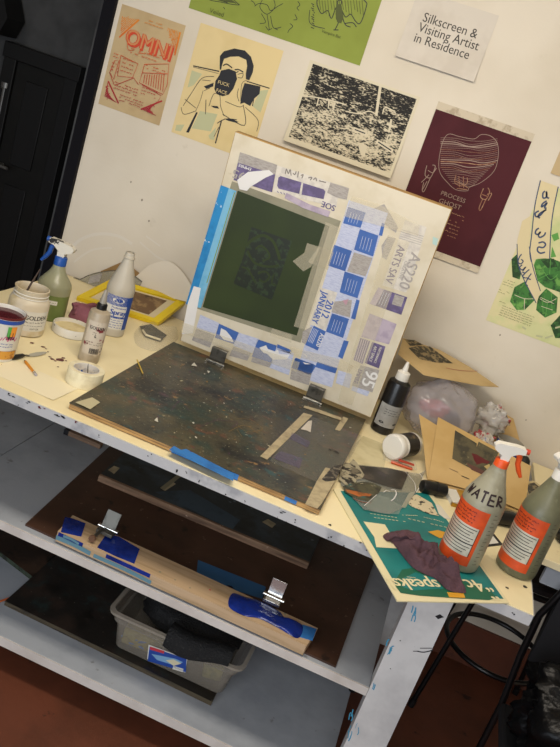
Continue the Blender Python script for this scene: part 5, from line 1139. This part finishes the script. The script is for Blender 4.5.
puff(c5_([(62, 172), (130, 190), (205, 210), (300, 262), (330, 295), (418, 332), (396, 400), (300, 350), (200, 300), (120, 285), (44, 238)]), .006, 'blue_tape', 4)
slab(c5_([(420, 330), (492, 352), (470, 412), (402, 392)]), m_bluetape, 'blue_tape', .0012, 'pale blue tape end')
for u0, u1 in ((.004, .082), (.155, .292)):
    f = Draw(ffr.fn); f.rect(u0, PH*.62, u1, PH+.0006, m_dbluetape); f.build('blue_tape', t)
f = Draw(ffr.fn)
for u0, u1, v0, v1, m in ((.0, .11, .006, .02, mk('teal_wash', '#5f8796', .6)), (.12, .30, .004, .016, MATS['teal_wash']), (.02, .07, .022, .03, MATS['teal_wash'])):
    f.line([(u0, (v0+v1)/2), ((u0+u1)/2, (v0+v1)/2+.002), (u1, (v0+v1)/2-.002)], v1-v0, m, True)
f.build('blue_wash', t)
for q, r in (((160, 572), .004), ((190, 588), .003), ((175, 580), .003), ((210, 590), .003), ((285, 614), .004)):
    d = td(); u, v = d.inv(*q); d.poly([(u+r*math.cos(k), v+r*math.sin(k)) for k in (0, 1, 2, 3, 4, 5)], m_red if r == .003 and q[0] == 210 else mk('plank_speck', '#8f8a72', .6), True); d.build('paint_speck', t)
def clamp2(px, py, m, tilt, name):
    x, y, z = loc(px, py); g = M(); g.T = Matrix.Translation((x, y, PH)) @ Matrix.Rotation(pa, 4, 'Z')
    g.box((0, 0, .012), (.050, .030, .010), m); g.tube([(-.032, .012, .016), (.032, .012, .016)], .006, m_chrome, 12); o = g.build('hinge_clamp', t, bevel=.001)
    g = M(); g.T = Matrix.Translation((x, y, PH)) @ Matrix.Rotation(pa, 4, 'Z'); g.box((0, .020, .042), (.044, .004, .050), m, rx=tilt); plab(g.build('clamp_plate', o, bevel=.001), 'upright clamp plate'); return o, (x, y)
o, (x, y) = clamp2(105, 535, mk('tarnished_steel', '#6f6d66', .45, .6, [('#54524c', 25, .5, .65, 4)]), R(-25), 'hinge_clamp')
g = M(); g.tube([(x-.01, y-.01, PH+.02), (x-.012, y-.062, PH+.016)], .005, m_steel, 10); g.tube([(x-.012, y-.060, PH+.016), (x-.012, y-.068, PH+.0155)], .010, mk('rusty_steel', '#7a5c48', .6, .4), 12); g.build('bolt', o)
g = M(); g.tube([(x+.03, y-.056, PH-.012), (x+.03, y-.075, PH-.013)], .009, m_bcap, 12); g.build('knob', o)
clamp2(271, 604, m_chrome, R(-8), 'hinge_clamp')

# ---------------------------------------------------------------- things on the bottom shelf
B1Z = S1+.0006
t = board('stained_board', 'black paint stained board under the plastic tub on the bottom shelf', [(-.002, -.972), (.712, -.985), (.70, -.42), (0.0, -.42)], B1Z, B1Z+.016, m_dark, mk('dark_ply_edge', '#4f4432', .6, 0, [('#2b261e', 40, .48, .6, 4, 1, (.2, 1, 4))]))
A, B = on(-14, 546, S1), on(32, 581, S1)
t = board('dark_stained_board', 'second dark stained board lying askew at the left end of the bottom shelf', [(A.x, A.y), (B.x, B.y), (-.006, -.62), (-.006, -.42), (-.30, -.42)], B1Z, B1Z+.016, mk('dark_brown_board', '#30241c', .4, 0, [('#4a372a', 8, .5, .66, 5), ('#15130f', 12, .55, .66, 5)], (60, .06)), mk('green_board_edge', '#3a4435', .6, 0, [('#211f1a', 30, .5, .62, 4)]))
a, b = on(-4, 603, S1+.003), on(13, 597, S1+.003)
rod('orange_stick', 'thin orange stick on the bottom shelf at the left edge', 'stick', (a.x, a.y, B1Z+.0035), (b.x, b.y, B1Z+.0035), .0032, mk('orange_wood', '#c2622f', .5), 'shaft')
# clear tub
TZ = B1Z+.0182
tub = thing('plastic_tub', 'clear plastic storage tub with a blue and white label on the bottom shelf', 'tub', (.545, -.835, TZ))
m_tub = film('tub_plastic', '#a79e90', .34, .2)
def rrect(w, h, r, n=5):
    out = []
    for cx, cy, a0 in ((w-r, h-r, 0), (-w+r, h-r, 90), (-w+r, -h+r, 180), (w-r, -h+r, 270)):
        for k in range(n+1): a = R(a0+90*k/n); out.append((cx+r*math.cos(a), cy+r*math.sin(a)))
    return out
def loft(g, secs, m, cap0=False):
    vs = []; n = len(secs[0][0])
    for pts, z in secs: vs += [(x, y, z) for x, y in pts]
    fs = [(i*n+k, i*n+(k+1) % n, (i+1)*n+(k+1) % n, (i+1)*n+k) for i in range(len(secs)-1) for k in range(n)]
    if cap0: fs.append(tuple(range(n))[::-1])
    g.add(vs, fs, m)
g = M(); loft(g, [(rrect(.178, .112, .022), 0), (rrect(.182, .116, .024), .004), (rrect(.196, .128, .026), .098), (rrect(.205, .135, .026), .100), (rrect(.210, .140, .028), .134)], m_tub, True); g.build('tub_body', tub, solid=.0015)
g = M(); loft(g, [(rrect(.2105, .1405, .028), .130), (rrect(.221, .151, .030), .1305), (rrect(.222, .152, .030), .139), (rrect(.2105, .1405, .028), .1405), (rrect(.2095, .1395, .028), .134)], film('tub_rim_plastic', '#b3a999', .55, .25)); g.build('rim', tub)
tf = lambda u, v, h: (u, -.116-.012*(v-.004)/.094-.0022-h, v)
tp = lambda px, py: (lambda q: (q.x-.545, q.z-TZ))(wall(px, py, -.835-.124))
d = Draw(tf, tp); P4 = [(149, 644), (188, 658), (185, 673), (146.5, 660)]
d.poly(P4, m_lwhite); o = d.build('label', tub)
d = Draw(tf, tp); d.h = .0015
c_ = crop(80, 570, 2.8); c = lambda L: [(x, y-5.5) for x, y in c_(L)]; d.poly(c([(196, 228), (300, 262), (296, 302), (188, 272)]), m_lblue); d.poly(c([(198, 228), (238, 240), (236, 248), (196, 237)]), m_red); d.poly(c([(200, 250), (268, 262), (290, 272), (262, 282), (215, 268)]), mk('label_sky', '#7fa9cc', .5)); d.poly(c([(240, 268), (262, 264), (285, 276), (262, 284)]), mk('label_cream', '#d8cfae', .5)); d.poly(c([(262, 284), (290, 292), (287, 302), (258, 294)]), m_lwhite)
P = [Vector(d.inv(*q)) for q in c([(264, 288), (286, 296)])]
for k in range(7): z_ = P[0].lerp(P[1], k/6); d.line([(z_.x, z_.y-.003), (z_.x, z_.y+.003)], .0012, m_ink, True, False)
d.build('label_print', o)
t = thing('mesh_cloth', 'black perforated mesh crumpled inside the plastic tub, draped over its front rim', 'cloth', (.55, -.83, TZ+.05))
m_mesh = mk('black_mesh', '#0f0f10', .6, 0, [('#34342f', 160, .62, .68, 2)], (220, .6))
blob('mesh', t, (0, .015, .058), (.168, .100, .062), m_mesh, 41, .14, 2.4, -.03, crease=.08)
g = M(); fl = lambda u, v: (-.03+.20*u, -.085-.085*math.sin(min(1, v*1.3)*PI/2)-.012*math.sin(5*u), .094+.028*math.sin(min(1, v*1.6)*PI)*1-.045*max(0, v-.55)*(.7+.6*math.sin(3*u+1)))
g.grid(fl, 24, 14, m_mesh); g.build('draped_flap', t, solid=.003, angle=80)
t = thing('sponge', 'yellow sponge at the left inside the plastic tub', 'sponge', (.44, -.905, TZ+.006), 0, 'sponges in the tub'); g = M(); g.box((0, 0, .030), (.13, .045, .058), mk('yellow_sponge', '#a89a4e', .9, 0, [('#8c7f3e', 40, .5, .6, 4)], (120, .5)), R(6)); g.build('sponge', t, bevel=.008)
t = thing('sponge', 'olive yellow sponge at the right inside the plastic tub', 'sponge', (.67, -.885, TZ+.006), 0, 'sponges in the tub'); g = M(); g.box((0, 0, .026), (.06, .06, .05), mk('olive_sponge', '#8f8a3a', .9, 0, [('#75702e', 40, .5, .6, 4)], (120, .5)), R(14)); g.build('sponge', t, bevel=.008)
t = thing('blue_glove', 'bright blue glove crumpled in the front left corner of the plastic tub', 'glove', (.405, -.93, TZ+.004))
m_glv = mk('blue_nitrile', '#1f6fc4', .4); blob('palm', t, (0, .01, .018), (.030, .010, .016), m_glv, 51, .3)
for k in range(4): g = M(); g.tube([(-.02+.012*k, .008, .02), (-.014+.016*k, .004, .034), (-.006+.02*k, .008, .040)], [.005, .0048, .003], m_glv, 8); g.build('finger', t)
g = M(); g.tube([(.024, .008, .014), (.04, .004, .016), (.048, .006, .012)], [.005, .005, .003], m_glv, 8); g.build('thumb', t)

# ---------------------------------------------------------------- stool, chair and rubbish bag at the right
SX, SYY = 1.535, -.245
t = thing('stool', 'black metal stool with a foot ring standing under the right end of the bench', 'stool', (SX, SYY, FZ))
feet = [(-.205, -.155), (.20, -.13), (.19, .19), (-.19, .19)]; tops = [(-.145, -.115), (.145, -.10), (.14, .13), (-.14, .13)]
for (a, b), (e, f) in zip(feet, tops):
    g = M(); g.tube([(a, b, .006), (e, f, .60)], .0095, m_blackmetal, 12); o = g.build('leg', t)
    g = M(); g.tube([(a, b, 0), (a+(e-a)*.05, b+(f-b)*.05,   .03)], .0125, m_bcap, 12); g.build('rubber_foot', o)
n = 48; rr = .180
g = M(); g.tube([(rr*math.cos(2*PI*k/n)*1.02, rr*math.sin(2*PI*k/n)*1.0, .265) for k in range(n+1)], .0095, m_blackmetal, 10, False); g.build('foot_ring', t)
g = M(); g.tube([(.17*math.cos(2*PI*k/n), .17*math.sin(2*PI*k/n), .595) for k in range(n+1)], .011, m_blackmetal, 10, False); g.build('seat_ring', t)
g = M(); g.lathe([(0, .605), (.165, .605), (.178, .612), (.178, .628), (.168, .638), (0, .642)], mk('black_vinyl', '#141315', .4), 48); g.build('seat', t)
CX, CY = 1.665, -.80
t = thing('chair', 'black chair with a bent tube back at the right edge holding a rubbish bag', 'chair', (CX, CY, FZ))
bk = [(-.17, .0, .0), (-.17, .0, .42), (-.185, .005, .60), (-.19, .0, .74), (-.16, -.01, .86), (-.10, -.015, .90), (.10, -.015, .90), (.16, -.01, .86), (.19, .0, .74), (.185, .005, .60), (.17, .0, .42), (.17, .0, .0)]
bp = [Vector(p) for p in bk]
g = M(); g.tube(bk, .0105, m_blackmetal, 12); g.build('back_frame', t)
g = M(); g.grid(lambda u, v: (-.165+.33*u, .0-.02*math.sin(PI*u)*0-.012, .60+.22*v), 8, 4, mk('black_fabric', '#121114', .8)); g.build('backrest', t, solid=.02, bevel=.004)
g = M(); g.box((0, -.2, .43), (.36, .36, .04), mk('black_seat_fabric', '#131215', .8)); g.build('seat', t, bevel=.012)
for x in (-.165, .165):
    g = M(); g.tube([(x, -.36, .0), (x, -.36, .41)], .0125, m_blackmetal, 12); g.build('leg', t)
m_rub = mk('black_bin_liner', '#0a0a0b', .3, 0, (), (26, .5), spec=.18)
t = thing('rubbish_bag', 'shiny black rubbish bag slumped on the chair seat at the bottom right corner', 'bag', (1.675, -1.0, FZ+.4505))
blob('bag', t, (.0, 0, .135), (.205, .155, .165), m_rub, 61, .3, 2.0, 0, 56, 36, crease=.22)
g = M(); g.lathe([(0, .26), (.03, .27), (.022, .30), (.045, .345), (.03, .35), (0, .335)], m_rub, 14); g.build('tied_neck', t, loc=(.02, 0, 0))
# ---------------------------------------------------------------- light
def area(name, loc, size, power, col, rot=(0, 0, 0), sy=None):
    l = bpy.data.lights.new(name, 'AREA'); l.energy = power; l.color = col; l.size = size
    if sy: l.shape = 'RECTANGLE'; l.size_y = sy
    o = bpy.data.objects.new(name, l); COL.objects.link(o); o.location = loc; o.rotation_euler = rot; return o
area('ceiling_lamp', (.55, -1.5, 1.70), 1.2, 33, (1, .90, .76), (R(28), 0, 0), sy=.35)
area('room_fill', (1.2, -3.6, 1.70), 1.2, 22, (1, .93, .84), (R(45), 0, 0), sy=.6)  # warm fill light added behind the camera, aimed towards the wall
area('front_fill', (.1, -4.15, .35), 2.2, 46, (.84, .92, 1), (R(90), 0, 0), sy=1.4)  # cool fill added from the camera side to lift the shelves; no actual window
hl = bpy.data.lights.new('hall_fill', 'POINT'); hl.energy = 2.2; hl.shadow_soft_size = .1; hl.color = (1, .95, .9)  # weak fill added to lift the dark hall, no real fixture
ho = bpy.data.objects.new('hall_fill', hl); COL.objects.link(ho); ho.location = (-1.9, .4, 1.5)
w = bpy.data.worlds.new('world'); SC.world = w; w.use_nodes = True
w.node_tree.nodes['Background'].inputs[0].default_value = (.8, .86, 1, 1); w.node_tree.nodes['Background'].inputs[1].default_value = .6
SC.view_settings.view_transform = 'Standard'; SC.view_settings.look = 'None'; SC.view_settings.gamma = 1
SC.view_settings.exposure = -0.12
